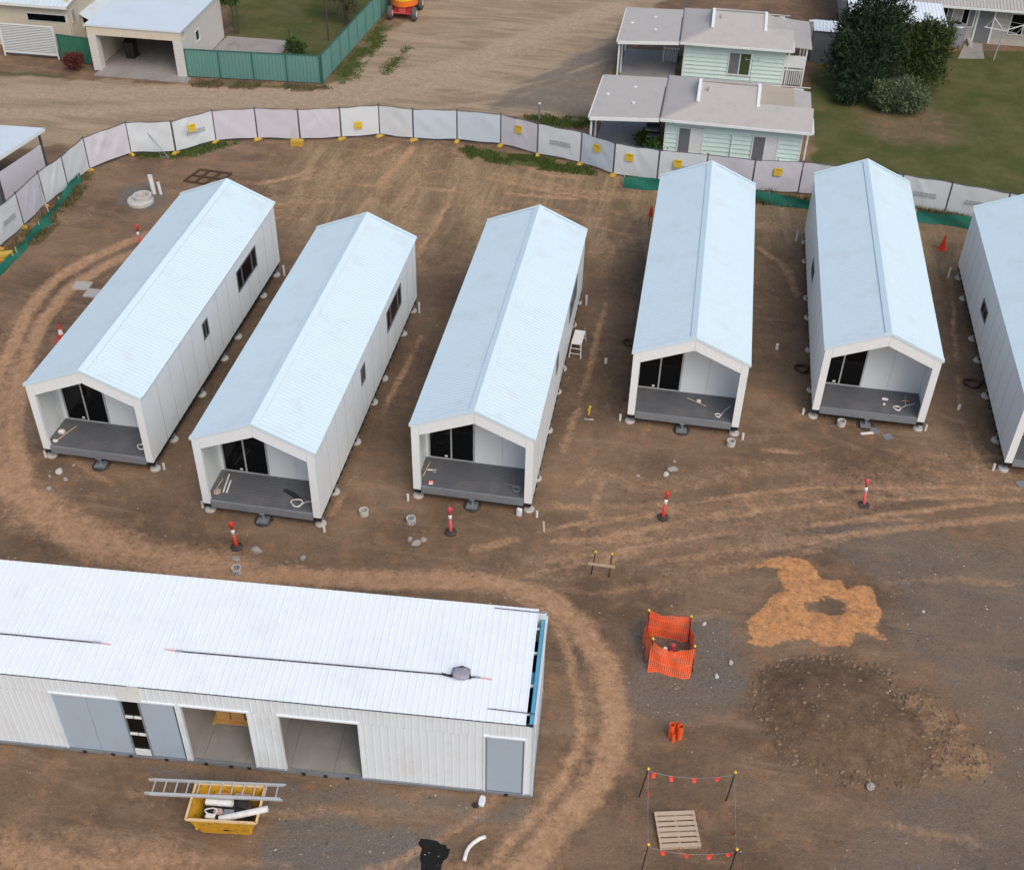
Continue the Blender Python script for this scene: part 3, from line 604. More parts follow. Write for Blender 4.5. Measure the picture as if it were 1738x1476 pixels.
def sp(x, y, dz=0): return shed_m @ Vector((x, y, zs(y)+.03+dz))
def safety_line(a, b, y0, y1, label, ends):
    o = thing('safety_line', label, 'safety line', sp(a, y0), 0, 'black lines on the shed roof'); p0 = sp(a, y0)
    pts = [sp(a+(b-a)*t, y0+(y1-y0)*t, .015)-p0 for t in np.linspace(0, 1, 12)]
    MB().tube(pts, .018, 6).build('line', 'black', o)
    for e in ends:
        s_ = 1 if e == b else -1; yy_ = y1 if e == b else y0
        MB().tube([sp(e, yy_, .02)-p0, sp(e+.2*s_, yy_, .02)-p0], .03, 6).build('clip', 'bag', o)
        MB().bar(sp(e+.16*s_, yy_, .015)-p0, sp(e+.5*s_, yy_-.02*s_, .015)-p0, .035, .012).build('red_tail', 'redp', o)
safety_line(-16.5, -11.85, 1.12, 1.14, 'black safety line on the shed roof running off the left edge of the picture', [-11.85])
safety_line(-9.4, -1.75, 1.12, 1.2, 'long black safety line across the shed roof, grey bag near its right end', [-9.4, -1.75])
for a, b, y, t in ((-1.25, -.05, .30, 'front'), (-1.45, -.05, 3.5, 'rear')):
    o = MB().tube([sp(a, y, .01), sp(b, y-.02, .01)], .012, 6).build('wire', 'black'); tag(o, 'short thin wire at the %s right corner of the shed roof' % t, 'wire', 'wires at the shed roof corners')
bg_ = thing('tool_bag', 'grey tool bag with black straps lying on the white shed roof', 'bag', sp(-2.05, 1.22), R_(3.7))
def pillow(m, c, s, seed, n=7):
    r = random.Random(seed); k = len(m.v)
    for i in range(n+1):
        th = math.pi*i/n
        for j in range(2*n):
            ph = math.pi*j/n; f = 1+r.uniform(-.12, .12)
            x, y, z = math.sin(th)*math.cos(ph), math.sin(th)*math.sin(ph), math.cos(th)
            g = lambda t: math.copysign(abs(t)**.55, t)
            m.v.append((c[0]+s[0]*g(x)*f, c[1]+s[1]*g(y)*f, c[2]+s[2]*g(z)*f))
    for i in range(n):
        for j in range(2*n): m.f.append((k+i*2*n+j, k+(i+1)*2*n+j, k+(i+1)*2*n+(j+1) % (2*n), k+i*2*n+(j+1) % (2*n)))
    return m
pillow(MB(), (0, 0, .08), (.22, .16, .09), 3).build('body', 'bag', bg_, True)
MB().tube([(-.24, -.1, .02), (-.22, .17, .05), (.0, .2, .12), (.18, .17, .08), (.25, -.1, .03)], .025, 6).tube([(.2, -.05, .03), (.45, -.02, .02)], .02, 6).tube([(-.25, -.08, .03), (-.5, -.02, .02)], .035, 6).build('strap', 'black', bg_)
ply = thing('plywood_crate', 'orange plywood crate on a timber skid inside the left open bay of the shed', 'crate', shed_m @ Vector((-8.38, 1.62, .14)), R_(3.7)); ply.scale = (1.15, 1.1, 1.1)
for i in range(3): MB().box(-.52+i*.36, -.52+i*.36+.33, -.25, .25, .1, .75).build('crate_box', 'ply', ply)
MB().box(-.62, .62, -.36, .34, .06, .1).box(-.62, -.52, -.36, .34, 0, .06).box(.52, .62, -.36, .34, 0, .06).build('skid', 'ply', ply)
MB().box(.2, .5, -.256, -.25, .2, .28).box(.2, .5, -.256, -.25, .4, .48).build('slot', 'dark', ply)

# ------------------------------------------------------------------ skip bin, ladder
bn = thing('skip_bin', 'worn yellow skip bin full of rubbish in front of the shed', 'skip bin', (-9.69, 16.2, 0), R_(6.8))
def frustum(m, x, y, x2, y2, z0, z1, inset=0.0):
    m.add([(-x, -y, z0), (x, -y, z0), (x, y, z0), (-x, y, z0), (-x2, -y2, z1), (x2, -y2, z1), (x2, y2, z1), (-x2, y2, z1)], [(0, 1, 5, 4), (1, 2, 6, 5), (2, 3, 7, 6), (3, 0, 4, 7), (3, 2, 1, 0)])
m = MB(); frustum(m, .64, .36, .87, .52, .06, .88); frustum(m, .61, .33, .84, .49, .10, .88); m.build('body', 'skip', bn)
m = MB(); 
for a, b in (((-.9, -.53), (.9, -.53)), ((.9, -.53), (.9, .53)), ((.9, .53), (-.9, .53)), ((-.9, .53), (-.9, -.53))): m.bar((*a, .885), (*b, .885), .06, .05)
m.build('rim', 'skiprim', bn)
for x in (-.45, .45): MB().box(x-.06, x+.06, -.3, .3, 0, .062).build('skid', 'skip', bn)
for x in (-.7, .7): MB().box(x-.03, x+.03, -.48, -.42, .35, .7).build('lifting_lug', 'skip', bn)
bm = Matrix.Translation((-9.69, 16.2, 0)) @ Matrix.Rotation(R_(6.8), 4, 'Z')
def at_bin(p): return bm @ Vector(p)
def hollow(p0, p1, r, name, m, label, cat, group=None, n=14):
    a = Vector(p0); b = Vector(p1); t = (b-a).normalized(); u = t.cross(Vector((0, 0, 1)))
    if u.length < .1: u = Vector((1, 0, 0))
    u.normalize(); v = t.cross(u); M_ = MB(); L = (b-a).length
    for rr, z in ((r, 0), (r, L), (r*.84, L), (r*.84, 0)):
        for j in range(n): q_ = 2*math.pi*j/n; M_.v.append(tuple(a+t*z-a+(u*math.cos(q_)+v*math.sin(q_))*rr))
    for i in range(4):
        for j in range(n): i2 = (i+1) % 4; M_.f.append((i*n+j, i*n+(j+1) % n, i2*n+(j+1) % n, i2*n+j))
    o = M_.build(name, m, loc=a, smooth=False); return tag(o, label, cat, group)
hollow(at_bin((-.55, .12, .72)), at_bin((.15, .06, .80)), .09, 'pipe', 'pvc', 'short white pipe lying at the back of the yellow skip bin', 'pipe', 'white pipes in the skip bin')
hollow(at_bin((-.1, -.36, .72)), at_bin((1.12, -.16, .98)), .085, 'pipe', 'pvc', 'long white pipe poking out over the right rim of the skip bin', 'pipe', 'white pipes in the skip bin')
m = pillow(MB(), (0, 0, 0), (.62, .36, .26), 5, 10); o = m.build('rubbish_heap', 'dark', None, loc=at_bin((0, -.02, .42)), rz=R_(6.8)); tag(o, 'dark mixed rubbish filling the bottom of the yellow skip bin', 'rubbish')
for i, (x, y, z, s_, mm, lb) in enumerate(((-.18, -.15, .72, (.12, .09, .06), 'scrap', 'crumpled pinkish scrap on the rubbish in the skip bin'), (.1, -.17, .70, (.15, .1, .07), 'galv', 'crumpled grey plastic in the middle of the skip bin'), (-.35, -.3, .72, (.13, .07, .05), 'refl', 'crumpled white scrap at the front of the skip bin'), (.45, .1, .68, (.2, .12, .05), 'rubber', 'black plastic scrap at the right end of the skip bin'), (-.2, .36, .70, (.2, .08, .05), 'ply', 'orange brown timber scrap under the ladder in the skip bin'), (.35, .36, .68, (.25, .08, .06), 'scrap', 'brown cardboard scrap under the ladder in the skip bin'))):
    o = pillow(MB(), (0, 0, 0), s_, 20+i, 6).build('scrap', mm, None, loc=at_bin((x, y, z))); tag(o, lb, 'scrap', 'rubbish in the skip bin')
for i, (px, lb) in enumerate(((-.35, 'grey cable loop at the front left of the skip bin rubbish'), (.4, 'black cable loop at the right of the skip bin rubbish'))):
    pts = [(.16*math.cos(t)*(1+.1*math.sin(3*t)), .09*math.sin(t), .03*math.sin(2*t)) for t in np.linspace(0, 6.2, 18)]
    tag(MB().tube(pts, .016, 5).build('cable', 'refl' if i == 0 else 'black', None, loc=at_bin((px, -.2+.25*i, .80))), lb, 'cable', 'rubbish in the skip bin')
ld = thing('ladder', 'aluminium extension ladder laid across the yellow skip bin', 'ladder', (-10.07, 16.50, .95), R_(7.6))
for y in (-.2, .2): MB().box(-1.78, 1.72, y-.018, y+.018, -.035, .045).box(-1.65, 1.78, y*1.15-.015, y*1.15+.015, -.04, .02).build('rail', 'alu', ld)
rs = None
for i in range(12):
    if rs is None: rs = MB().tube([(0, -.19, 0), (0, .19, 0)], .018, 6).build('rung', 'alu', ld, loc=(-1.6, 0, .012))
    else: inst(rs, ld, (-1.6+i*.29, 0, .012))
pts = [(-3.06, 16.97, .06), (-3.21, 16.88, .06), (-3.34, 16.73, .06), (-3.42, 16.6, .06), (-3.46, 16.47, .06), (-3.47, 16.3, .06), (-3.47, 16.2, .06)]
tag(MB().tube(pts, .055, 10).build('curved_pipe', 'pvc', None, True), 'curved white pipe lying on the ground beside the black wet patch', 'pipe')

# ------------------------------------------------------------------ pallet, flagged ropes, orange mesh, pipes
pl = thing('pallet', 'pale timber pallet on the ground inside the flagged rope square', 'pallet', (1.82, 18.05, zg(1.8, 18)), R_(13))
b0 = None
for i in range(7):
    y = -.47+i*.157
    if b0 is None: b0 = MB().box(-.535, .535, -.057, .057, .118, .140).build('board', 'timber', pl, loc=(0, y, 0))
    else: inst(b0, pl, (0, y, 0))
for x in (-.5, 0, .5): MB().box(x-.025, x+.025, -.52, .52, .024, .118).build('bearer', 'timber', pl)
for y in (-.45, 0, .45): MB().box(-.53, .53, y-.05, y+.05, 0, .024).build('bottom_board', 'timber', pl)
def stake(b, t, label, cap='signy', group=None, r=.018):
    o = thing('star_picket', label, 'stake', (b[0], b[1], zg(*b)-.02), 0, group)
    d_ = Vector((t[0]-b[0], t[1]-b[1], t[2]))
    MB().tube([(0, 0, -.1), d_], r, 6).build('post', 'black', o)
    MB().lathe([(.012, -.045), (.035, -.03), (.042, 0), (.035, .03), (.012, .045)], 10, d_).build('cap', cap, o, True); return o
tops = [(.89, 18.97, 1.25), (3.14, 19.27, 1.25), (3.23, 17.02, 1.25), (1.07, 16.76, 1.25)]
bases = [(.74, 18.93), (3.05, 19.22), (3.10, 16.78), (.97, 16.62)]
for b, t, lb in zip(bases, tops, ('back left', 'back right', 'front right', 'front left')): stake(b, t, 'black yellow-capped stake at the %s corner of the flagged rope square' % lb, group='stakes of the flagged rope square')
br = thing('bunting_rope', 'rope with red flags strung square between four yellow-capped stakes', 'rope', (0, 0, 0))
for k in range(4):
    a = Vector(tops[k])-Vector((0, 0, .13)); b = Vector(tops[(k+1) % 4])-Vector((0, 0, .13)); sag = (.22, .05, .22, .05)[k]
    c3 = lambda t: a.lerp(b, t)-Vector((0, 0, sag*4*t*(1-t)))
    MB().tube([c3(t) for t in np.linspace(0, 1, 13)], .006, 5).build('rope', 'galv', br)
    for t in ((.08, .28, .55, .82) if k % 2 == 0 else (.72, .95)):
        p = c3(t); e = (b-a).normalized()*.075; wv = Vector((random.uniform(-.05, .05), random.uniform(-.08, -.02), -.12))
        MB().add([p-e, p+e, p+e*.6+wv, p-e*.6+wv*1.05, p+wv*.5+Vector((.02, .03, 0))], [(0, 1, 4), (1, 2, 4), (2, 3, 4), (3, 0, 4)]).build('flag', 'red', br)
# orange barrier mesh round a pipe pit
OM = [(.46, 24.62), (1.72, 24.60), (1.88, 23.46), (.66, 23.52)]
for (x, y), lb in zip(OM, ('back left', 'back right', 'front right', 'front left')): stake((x+.05, y-.02), (x, y, 1.15), 'black stake with a pale cap at the %s corner of the orange mesh' % lb, 'signy', 'stakes of the orange mesh')
om = thing('barrier_mesh', 'bright orange plastic barrier mesh wrapped around four stakes', 'barrier mesh', (0, 0, 0))
def net(P, nu, nv, wu, wv):
    """lattice of thin strips; P(u, v) -> point"""
    m = MB(); S = 2
    def strip(pts, off):
        k = len(m.v)
        for p, o_ in zip(pts, off): m.v += [tuple(p-o_), tuple(p+o_)]
        for i in range(len(pts)-1): m.f.append((k+2*i, k+2*i+2, k+2*i+3, k+2*i+1))
    for j in range(nv+1):
        pts = [P(i/nu, j/nv) for i in range(nu+1)]; wv_ = wv*(2.2 if j % 6 == 0 else 1); strip(pts, [Vector((0, 0, wv_/2))]*len(pts))
    for i in range(nu+1):
        pts = [P(i/nu, j/nv) for j in range(nv+1)]; t = (P(min(1, i/nu+.01), .5)-P(max(0, i/nu-.01), .5)).normalized()*wu/2; strip(pts, [t]*len(pts))
    return m
def wall_net(a, b, sag, flare, bulge, seed):
    a = Vector((*a, 0)); b = Vector((*b, 0)); nrm = -(b-a).cross(Vector((0, 0, 1))).normalized(); r = random.Random(seed); ph = [r.uniform(0, 6) for _ in range(4)]
    def P(u, v):
        top = 1.05-sag*4*u*(1-u); z = .04+(top-.04)*v
        o_ = flare*(1-v)**2+bulge*math.sin(math.pi*u)*math.sin(math.pi*v)+.03*math.sin(7*u+ph[0]+3*v)+.02*math.sin(15*u+ph[1]-5*v)
        p = a.lerp(b, u)+nrm*o_; p.z = z+.012*math.sin(9*u+ph[2]); return p
    return P
for k, (sag, fl, bu) in enumerate(((.03, .0, -.03), (.10, .05, .08), (.32, .30, .1), (.2, .1, .06))):
    P = wall_net(OM[k], OM[(k+1) % 4], sag, fl, bu, k)
    net(P, 20, 15, .034, .034).build('mesh_side', 'orange', om)
pit = thing('pipe_cluster', 'cluster of capped pipe ends with pink collars inside the orange mesh', 'pipes', (1.2, 23.95, zg(1.2, 23.95)))
for i, (x, y, h, r, mm) in enumerate(((-.12, .0, .3, .06, 'pvc'), (.08, .1, .38, .07, 'redpink'), (.12, -.12, .22, .05, 'pvc'), (-.02, -.1, .3, .05, 'redpink'), (.2, .02, .26, .05, 'galv'))):
    MB().tube([(x, y, -.05), (x+.03*i, y, h)], r, 10).build('pipe', mm, pit)
for (x, y, h, r, lb) in ((1.46, 21.03, .52, .085, 'tall left orange pipe of the upright bundle'), (1.70, 21.02, .52, .085, 'tall right orange pipe of the upright bundle'), (1.53, 20.88, .34, .055, 'short orange pipe at the front of the upright bundle'), (1.62, 21.15, .46, .06, 'orange pipe at the back of the upright bundle')):
    hollow((x, y, 0), (x-.01, y+.02, h), r, 'standing_pipe', 'opipe', lb, 'pipe', 'upright orange pipes')
# two-post sign rest with timber rail
hb = thing('stake_barrier', 'timber rail fixed between two black yellow-capped stakes in the middle of the yard', 'barrier', (-1.2, 26.88, zg(-1.2, 26.9)))
for x0, x1 in ((-.29, -.20), (.29, .32)):
    MB().tube([(x0, 0, -.1), (x1, .0, 1.02)], .022, 6).build('post', 'black', hb); MB().lathe([(.012, -.04), (.04, -.02), (.04, .02), (.012, .04)], 8, (x1, 0, 1.03)).build('cap', 'signy', hb)
MB().box(-.40, .46, -.05, -.022, .46, .56).build('rail', 'timber', hb)
yp = stake((-2.55, 34.85), (-2.5, 34.85, .62), 'short black stake with yellow tape between the third and fourth cabins')
MB().tube([(.02, 0, .25), (.05, .0, .6), (-.02, .02, .45)], .03, 5).build('tape', 'signy', yp)
MB().box(-.12, .22, -.03, .03, .02, .05).build('foot', 'conc', yp)
rs_ = stake((-1.5, 50.0), (-1.42, 50.05, 1.1), 'stake wrapped in red cloth by the far left corner of the fourth cabin')
MB().lathe([(.07, .5), (.10, .6), (.09, .8), (.05, 1.0)], 8, (.06, .03, 0)).build('red_wrap', 'red', rs_)

# ------------------------------------------------------------------ bollards and cones
def bollard(x, y, m, label, lean=(0, 0)):
    o = thing('bollard', label, 'bollard', (x, y, zg(x, y)), random.uniform(0, 3), 'red traffic bollards'); k = lambda z: (lean[0]*z, lean[1]*z, z)
    MB().lathe([(.21, 0), (.21, .045), (.17, .07), (.08, .09)], 8).build('base', 'rubber', o)
    MB().tube([k(.06), k(.12), k(.6)], [.062, .058, .052], 12).build('tube', m, o, True)
    MB().tube([k(.6), k(.82)], .056, 12).build('reflective_band', 'refl', o, True)
    MB().tube([k(.82), k(.97), k(1.0), k(1.12), k(1.15)], [.052, .05, .062, .062, .03], 12).build('top', m, o, True)
    MB().tube([Vector(k(1.06))+Vector((.055*math.cos(a)+.06, 0, .055*math.sin(a))) for a in np.linspace(-2.2, 2.2, 8)], .014, 6).build('handle', m, o)
bollard(-13.04, 25.94, 'red', 'red and white bollard in front of the second cabin from the left', (-.05, 0))
bollard(-6.31, 27.91, 'redpink', 'faded red bollard in front of the third cabin from the left', (-.02, 0))
bollard(.60, 30.0, 'red', 'bright red bollard below the rocks in front of the fourth cabin', (.07, 0))
bollard(7.40, 31.94, 'redpink', 'faded red bollard in front of the fifth cabin from the left', (.10, .02))
bollard(-23.85, 43.35, 'red', 'red bollard at the far left corner of the leftmost cabin', (0, 0))
def cone(x, y, label, band):
    o = thing('traffic_cone', label, 'traffic cone', (x, y, zg(x, y)), 0, 'red traffic cones')
    MB().prism([(-.19, -.19, 0), (.19, -.19, 0), (.19, .19, 0), (-.19, .19, 0)], (0, 0, .035)).build('base', 'red', o)
    MB().lathe([(.15, .035), (.105, .3)], 14).lathe([(.07, .52), (.03, .72)], 14).build('cone_body', 'red', o, False); MB().lathe([(.105, .3), (.07, .52)], 14).build('band', 'refl' if band else 'red', o)
cone(-23.97, 35.91, 'red and white cone left of the leftmost cabin', True); cone(12.01, 50.56, 'plain red cone by the green silt fence between the last two cabins', False)

# ------------------------------------------------------------------ small site objects
tr_ = thing('work_trestle', 'white folding work trestle by the right wall of the third cabin', 'trestle', (-3.5, 39.3, 0), R_(-3))
MB().box(-.22, .22, -.62, .62, .70, .74).build('platform', 'pvc', tr_)
for y, s_ in ((-.6, -1), (.6, 1)):
    for x in (-.2, .2): MB().bar((x, y, .7), (x*1.25, y+.2*s_, 0), .04, .04).build('leg', 'pvc', tr_)
    for z in (.22, .48): MB().bar((-.25+.05*z, y+.2*s_*(1-z/.7), z), (.25-.05*z, y+.2*s_*(1-z/.7), z), .035, .03).build('rung', 'pvc', tr_)
tr_.scale = (.95, .8, .8)
for (x, y), lb, bl in (((-9.37, 28.23), 'pale concrete ring on the ground between the second and third cabins', 0), ((-7.72, 28.16), 'pale ring with blue strips in front of the third cabin from the left', 1), ((-12.65, 24.87), 'pale ring with blue strips just behind the shed roof', 1), ((6.81, 36.33), 'white ring below the porch of the fifth cabin', 0), ((2.77, 34.35), 'white ring at the front right pier of the fourth cabin', 0)):
    o = thing('pipe_ring', lb, 'ring', (x, y, zg(x, y)), random.uniform(0, 1), 'pale rings on the ground')
    MB().lathe([(.16, 0), (.16, .21), (.125, .21), (.125, 0)], 18, closed=True).build('ring', 'concw', o)
    if bl:
        for t in (-.04, .04): MB().box(t-.015, t+.015, -.165, -.158, .02, .17).box(t-.015, t+.015, .11, .124, .05, .2).build('blue_strip', 'bluep', o)
STB = [(0, -.02, .1), (0, 4.35, .25), (0, 4.4, 13.45), (1, -.12, .25), (1, 4.25, -.12), (1, 4.33, 13.35), (2, -.12, -.1), (2, 4.35, -.1), (2, 4.4, 13.3), (3, -.2, .2), (3, 4.35, -.05), (4, -.2, .25), (4, 4.3, .15), (4, -.25, 13.5), (5, -.2, .1), (5, -.3, 13.4)]
for c_, dx, dy in STB:
    x, y = CAB[c_][0]+dx, CAB[c_][1]+dy; h = .28 if dy < 5 else .5
    side = 'left' if dx < 1 else 'right'; end = 'front' if dy < 5 else 'rear'
    hollow((x, y, -.02), (x, y, h), .045, 'drain_stub', 'pvc', 'white pipe stub standing at the %s %s corner of the %s' % (end, side, CN[c_]), 'pipe stub', 'white pipe stubs by the cabin corners', 10)
for x, y, h, lb in ((-2.28, 38.57, .22, 'pale pipe stub in the soil right of the white trestle'), (4.45, 40.9, .25, 'grey pipe stub in the soil right of the fourth cabin'), (11.3, 38.2, .2, 'white pipe stub between the fifth and rightmost cabins')):
    hollow((x, y, -.02), (x, y, h), .06, 'drain_stub', 'pvc', lb, 'pipe stub', None, 10)
mh = thing('manhole_riser', 'pale concrete manhole ring on a round base by the leftmost cabin', 'manhole ring', (-25.55, 47.3, zg(-25.5, 47.3)))
MB().lathe([(.62, -.05), (.62, .14), (.56, .2), (.3, .2)], 24).build('base', 'concw', mh); MB().lathe([(.44, .2), (.44, .38), (.31, .38), (.31, .205)], 24, (.1, .08, 0), closed=True).build('ring', 'concw', mh)
MB().lathe([(.30, .20), (.30, .21)], 18, (.1, .08, 0)).build('cover', 'conc', mh)
hollow((-25.3, 48.3, 0), (-25.36, 48.3, .95), .115, 'standing_pipe', 'pvc', 'taller white pipe standing behind the manhole ring', 'pipe', 'white pipes behind the manhole ring')
hollow((-24.95, 48.3, 0), (-25.0, 48.3, .62), .075, 'standing_pipe', 'pvc', 'shorter white pipe standing behind the manhole ring', 'pipe', 'white pipes behind the manhole ring')
sf = thing('rusty_grid', 'rusty steel grid frame lying flat behind the leftmost cabin', 'steel grid', (-23.45, 50.3, zg(-23.4, 50.3)+.03))
ca, cb, cc_, cd = [Vector((x+23.45, y-50.3, .03)) for x, y in ((-24.35, 49.75), (-24.04, 51.05), (-22.35, 50.95), (-22.75, 49.6))]
for p, q_ in ((ca, cb), (cb, cc_), (cc_, cd), (cd, ca), (ca.lerp(cb, .5), cd.lerp(cc_, .5)), (ca.lerp(cd, .35), cb.lerp(cc_, .3)), (ca.lerp(cd, .68), cb.lerp(cc_, .68))): MB().bar(p, q_, .09, .07).build('bar', 'rust', sf)
for (x, y), rz, lb in (((-24.95, 39.8), .1, 'pale concrete paver lying left of the leftmost cabin'), ((-24.2, 39.3), .0, 'pale concrete paver nearer the wall of the leftmost cabin')):
    o = MB().prism([(-.36, -.3, 0), (.36, -.3, 0), (.36, .3, 0), (-.36, .3, 0)], (0, 0, .07)).build('paver', 'conc', None, loc=(x, y, zg(x, y)), rz=rz); tag(o, lb, 'paver', 'concrete pavers')
def coil(x, y, z, r, rt, m, label, turns=3, tail=None, cat='hose'):
    pts = []
    for i in range(turns*16): a = i/16*2*math.pi; rr = r*(1+.12*math.sin(a*.37+i)); pts.append((rr*math.cos(a), rr*math.sin(a)*.9, rt+rt*1.1*(i/16) % (3*rt)))
    if tail: pts += [(r+(tail[0]-r)*t, tail[1]*t+.05*math.sin(5*t), rt) for t in np.linspace(.15, 1, 8)]
    o = MB().tube(pts, rt, 6).build('hose_coil', m, None, True, loc=(x, y, z)); return tag(o, label, cat, 'coiled hoses')
coil(5.42, 39.65, 0, .26, .03, 'hose', 'dark red hose coil at the left wall of the fifth cabin'); coil(12.0, 39.95, .0, .3, .03, 'hose', 'dark red hose coil at the left wall of the rightmost cabin', tail=(.85, .5)); coil(-1.5, 40.1, 0, .22, .03, 'hose', 'dark hose coil at the left wall of the fourth cabin')
DK = .632
def dk(i, x, y): return CAB[i][0]+x, CAB[i][1]+y, DK
for i, x, y, r, tl in ((0, 3.5, .55, .15, None), (1, 3.2, .4, .19, (.55, .25)), (2, 3.55, .45, .14, (-.5, .3)), (3, 3.35, .35, .10, (.45, .75)), (4, 3.15, .45, .13, (.7, .5))):
    coil(*dk(i, x, y), r, .014, 'refl' if i != 2 else 'galv', 'pale cable coil on the porch deck of the %s' % CN[i], 3, tl, 'cable')
def stick(i, a, b, m, label, r=.02, cat='stick', z=0):
    o = MB().tube([(*dk(i, *a)[:2], DK+r+z), (*dk(i, *b)[:2], DK+r+z)], r, 8).build('stick' if cat == 'stick' else 'pipe', m); return tag(o, label, cat)
stick(0, (.45, .35), (.75, 1.2), 'timber', 'pale timber stick at the left of the leftmost cabin porch'); stick(1, (.62, .45), (.50, 1.35), 'pvc', 'longer white pipe on the porch of the second cabin', .03, 'pipe'); stick(1, (.74, .45), (.66, 1.05), 'pvc', 'shorter white pipe on the porch of the second cabin', .03, 'pipe')
stick(1, (.32, .5), (.36, 1.1), 'timber', 'timber offcut against the left porch wall of the second cabin'); stick(2, (.28, .5), (.36, 1.3), 'timber', 'timber stick against the left porch wall of the third cabin')
stick(2, (.36, .85), (.66, .9), 'pvc', 'short white pipe on the porch of the third cabin', .025, 'pipe'); stick(3, (2.2, 1.2), (2.9, .82), 'timber', 'pale stick across the middle of the fourth cabin porch')
stick(4, (3.35, .95), (3.65, 1.0), 'ply', 'short yellow stick crossing another on the fifth cabin porch'); stick(4, (3.48, .7), (3.54, 1.3), 'timber', 'pale stick lying under a yellow one on the fifth cabin porch')
def scrap(x, y, z, s_, m, label, seed, cat='scrap'):
    o = pillow(MB(), (0, 0, s_[2]*.8), s_, seed, 5).build('scrap', m, None, loc=(x, y, z)); return tag(o, label, cat)
scrap(*dk(0, .42, .75), (.12, .08, .08), 'refl', 'white box left on the porch of the leftmost cabin', 41, 'box'); scrap(*dk(0, .40, .28), (.09, .06, .04), 'refl', 'small white scrap at the porch edge of the leftmost cabin', 42)
scrap(*dk(1, .42, .42), (.12, .12, .05), 'scrap', 'pinkish scrap heap on the porch of the second cabin', 43); scrap(*dk(2, .62, .8), (.08, .06, .04), 'galv', 'grey fitting on the porch of the third cabin', 44)
o = MB().prism([(-.4, .12, 0), (-.1, .02, 0), (.35, -.12, 0), (.45, .0, 0), (.1, .16, 0), (-.3, .22, 0)], (0, 0, .035)).build('black_sheet', 'black', None, loc=(*dk(1, 2.9, .72)[:2], DK), rz=-.25); tag(o, 'crumpled black plastic sheet on the porch of the second cabin', 'sheet')
o = MB().prism([(-.09, -.09, 0), (.09, -.09, 0), (.09, .09, 0), (-.09, .09, 0)], (0, 0, .012)).build('small_sign', 'refl', None, loc=(*dk(2, .62, .25)[:2], DK), rz=.2); tag(o, 'small red and white card on the porch of the third cabin', 'card')
MB().box(-.09, -.06, -.09, .09, .012, .016).box(.06, .09, -.09, .09, .012, .016).box(-.06, .06, .06, .09, .012, .016).box(-.03, .03, -.02, .02, .012, .016).build('red_border', 'red', o)
scrap(CAB[2][0]+3.75, CAB[2][1]-.12, .0, (.10, .07, .18), 'cloth', 'white plastic bag at the front right post of the third cabin', 45, 'bag')
scrap(*dk(3, 2.62, 1.05), (.09, .06, .06), 'refl', 'pale fitting on the stick on the fourth cabin porch', 46); scrap(*dk(4, 2.75, .95), (.12, .06, .03), 'refl', 'white scrap in the middle of the fifth cabin porch', 47); scrap(*dk(4, 2.7, .62), (.05, .04, .03), 'refl', 'small white offcut near the front of the fifth cabin porch', 48)
scrap(-3.35, 18.0, 0, (.09, .16, .06), 'cloth', 'white plastic wrap lying at the foot of the right shed door', 49); scrap(-3.5, 17.85, 0, (.08, .07, .05), 'black', 'black plastic lying at the foot of the right shed door', 50)
for x, y, a, lb in ((7.75, 36.0, .3, 'white board offcut below the fifth cabin porch'), (8.05, 36.2, -.2, 'grey square plate left below the fifth cabin porch'), (8.5, 35.95, .5, 'grey square plate right below the fifth cabin porch'), (13.0, 34.15, .3, 'grey sheet below the rightmost cabin porch')):
    wq = (.24, .05) if 'board' in lb else (.17, .15); o = MB().prism([(-wq[0], -wq[1], 0), (wq[0], -wq[1], 0), (wq[0], wq[1], 0), (-wq[0], wq[1], 0)], (0, 0, .03)).build('offcut', 'refl' if 'board' in lb else 'galv', None, loc=(x, y, zg(x, y)), rz=a); tag(o, lb, 'offcut', 'offcuts below the porches')
o = MB().bar((-3.35, 29.0, .04), (-3.25, 28.5, .03), .07, .04).build('timber_offcut', 'timber'); tag(o, 'timber offcut on the soil right of the third cabin front post', 'offcut')
def rock(x, y, s_, seed, label, m='rock', grp='rocks lying in the yard'):
    r = random.Random(seed); mb = MB(); n = 6; k = 0
    ax = [r.uniform(.75, 1.2), r.uniform(.6, 1.0), r.uniform(.45, .7)]; rz = r.uniform(0, 3)
    for i in range(n+1):
        th = math.pi*i/n
        for j in range(9):
            ph = 2*math.pi*j/9; f = r.uniform(.8, 1.15) if 0 < i < n else 1
            mb.v.append((s_*ax[0]*math.sin(th)*math.cos(ph)*f, s_*ax[1]*math.sin(th)*math.sin(ph)*f, s_*ax[2]*math.cos(th)*f+s_*.3))
    for i in range(n):
        for j in range(9): mb.f.append((i*9+j, (i+1)*9+j, (i+1)*9+(j+1) % 9, i*9+(j+1) % 9))
    o = mb.build('rock', m, None, loc=(x, y, zg(x, y)), rz=rz); return tag(o, label, 'rock', grp)
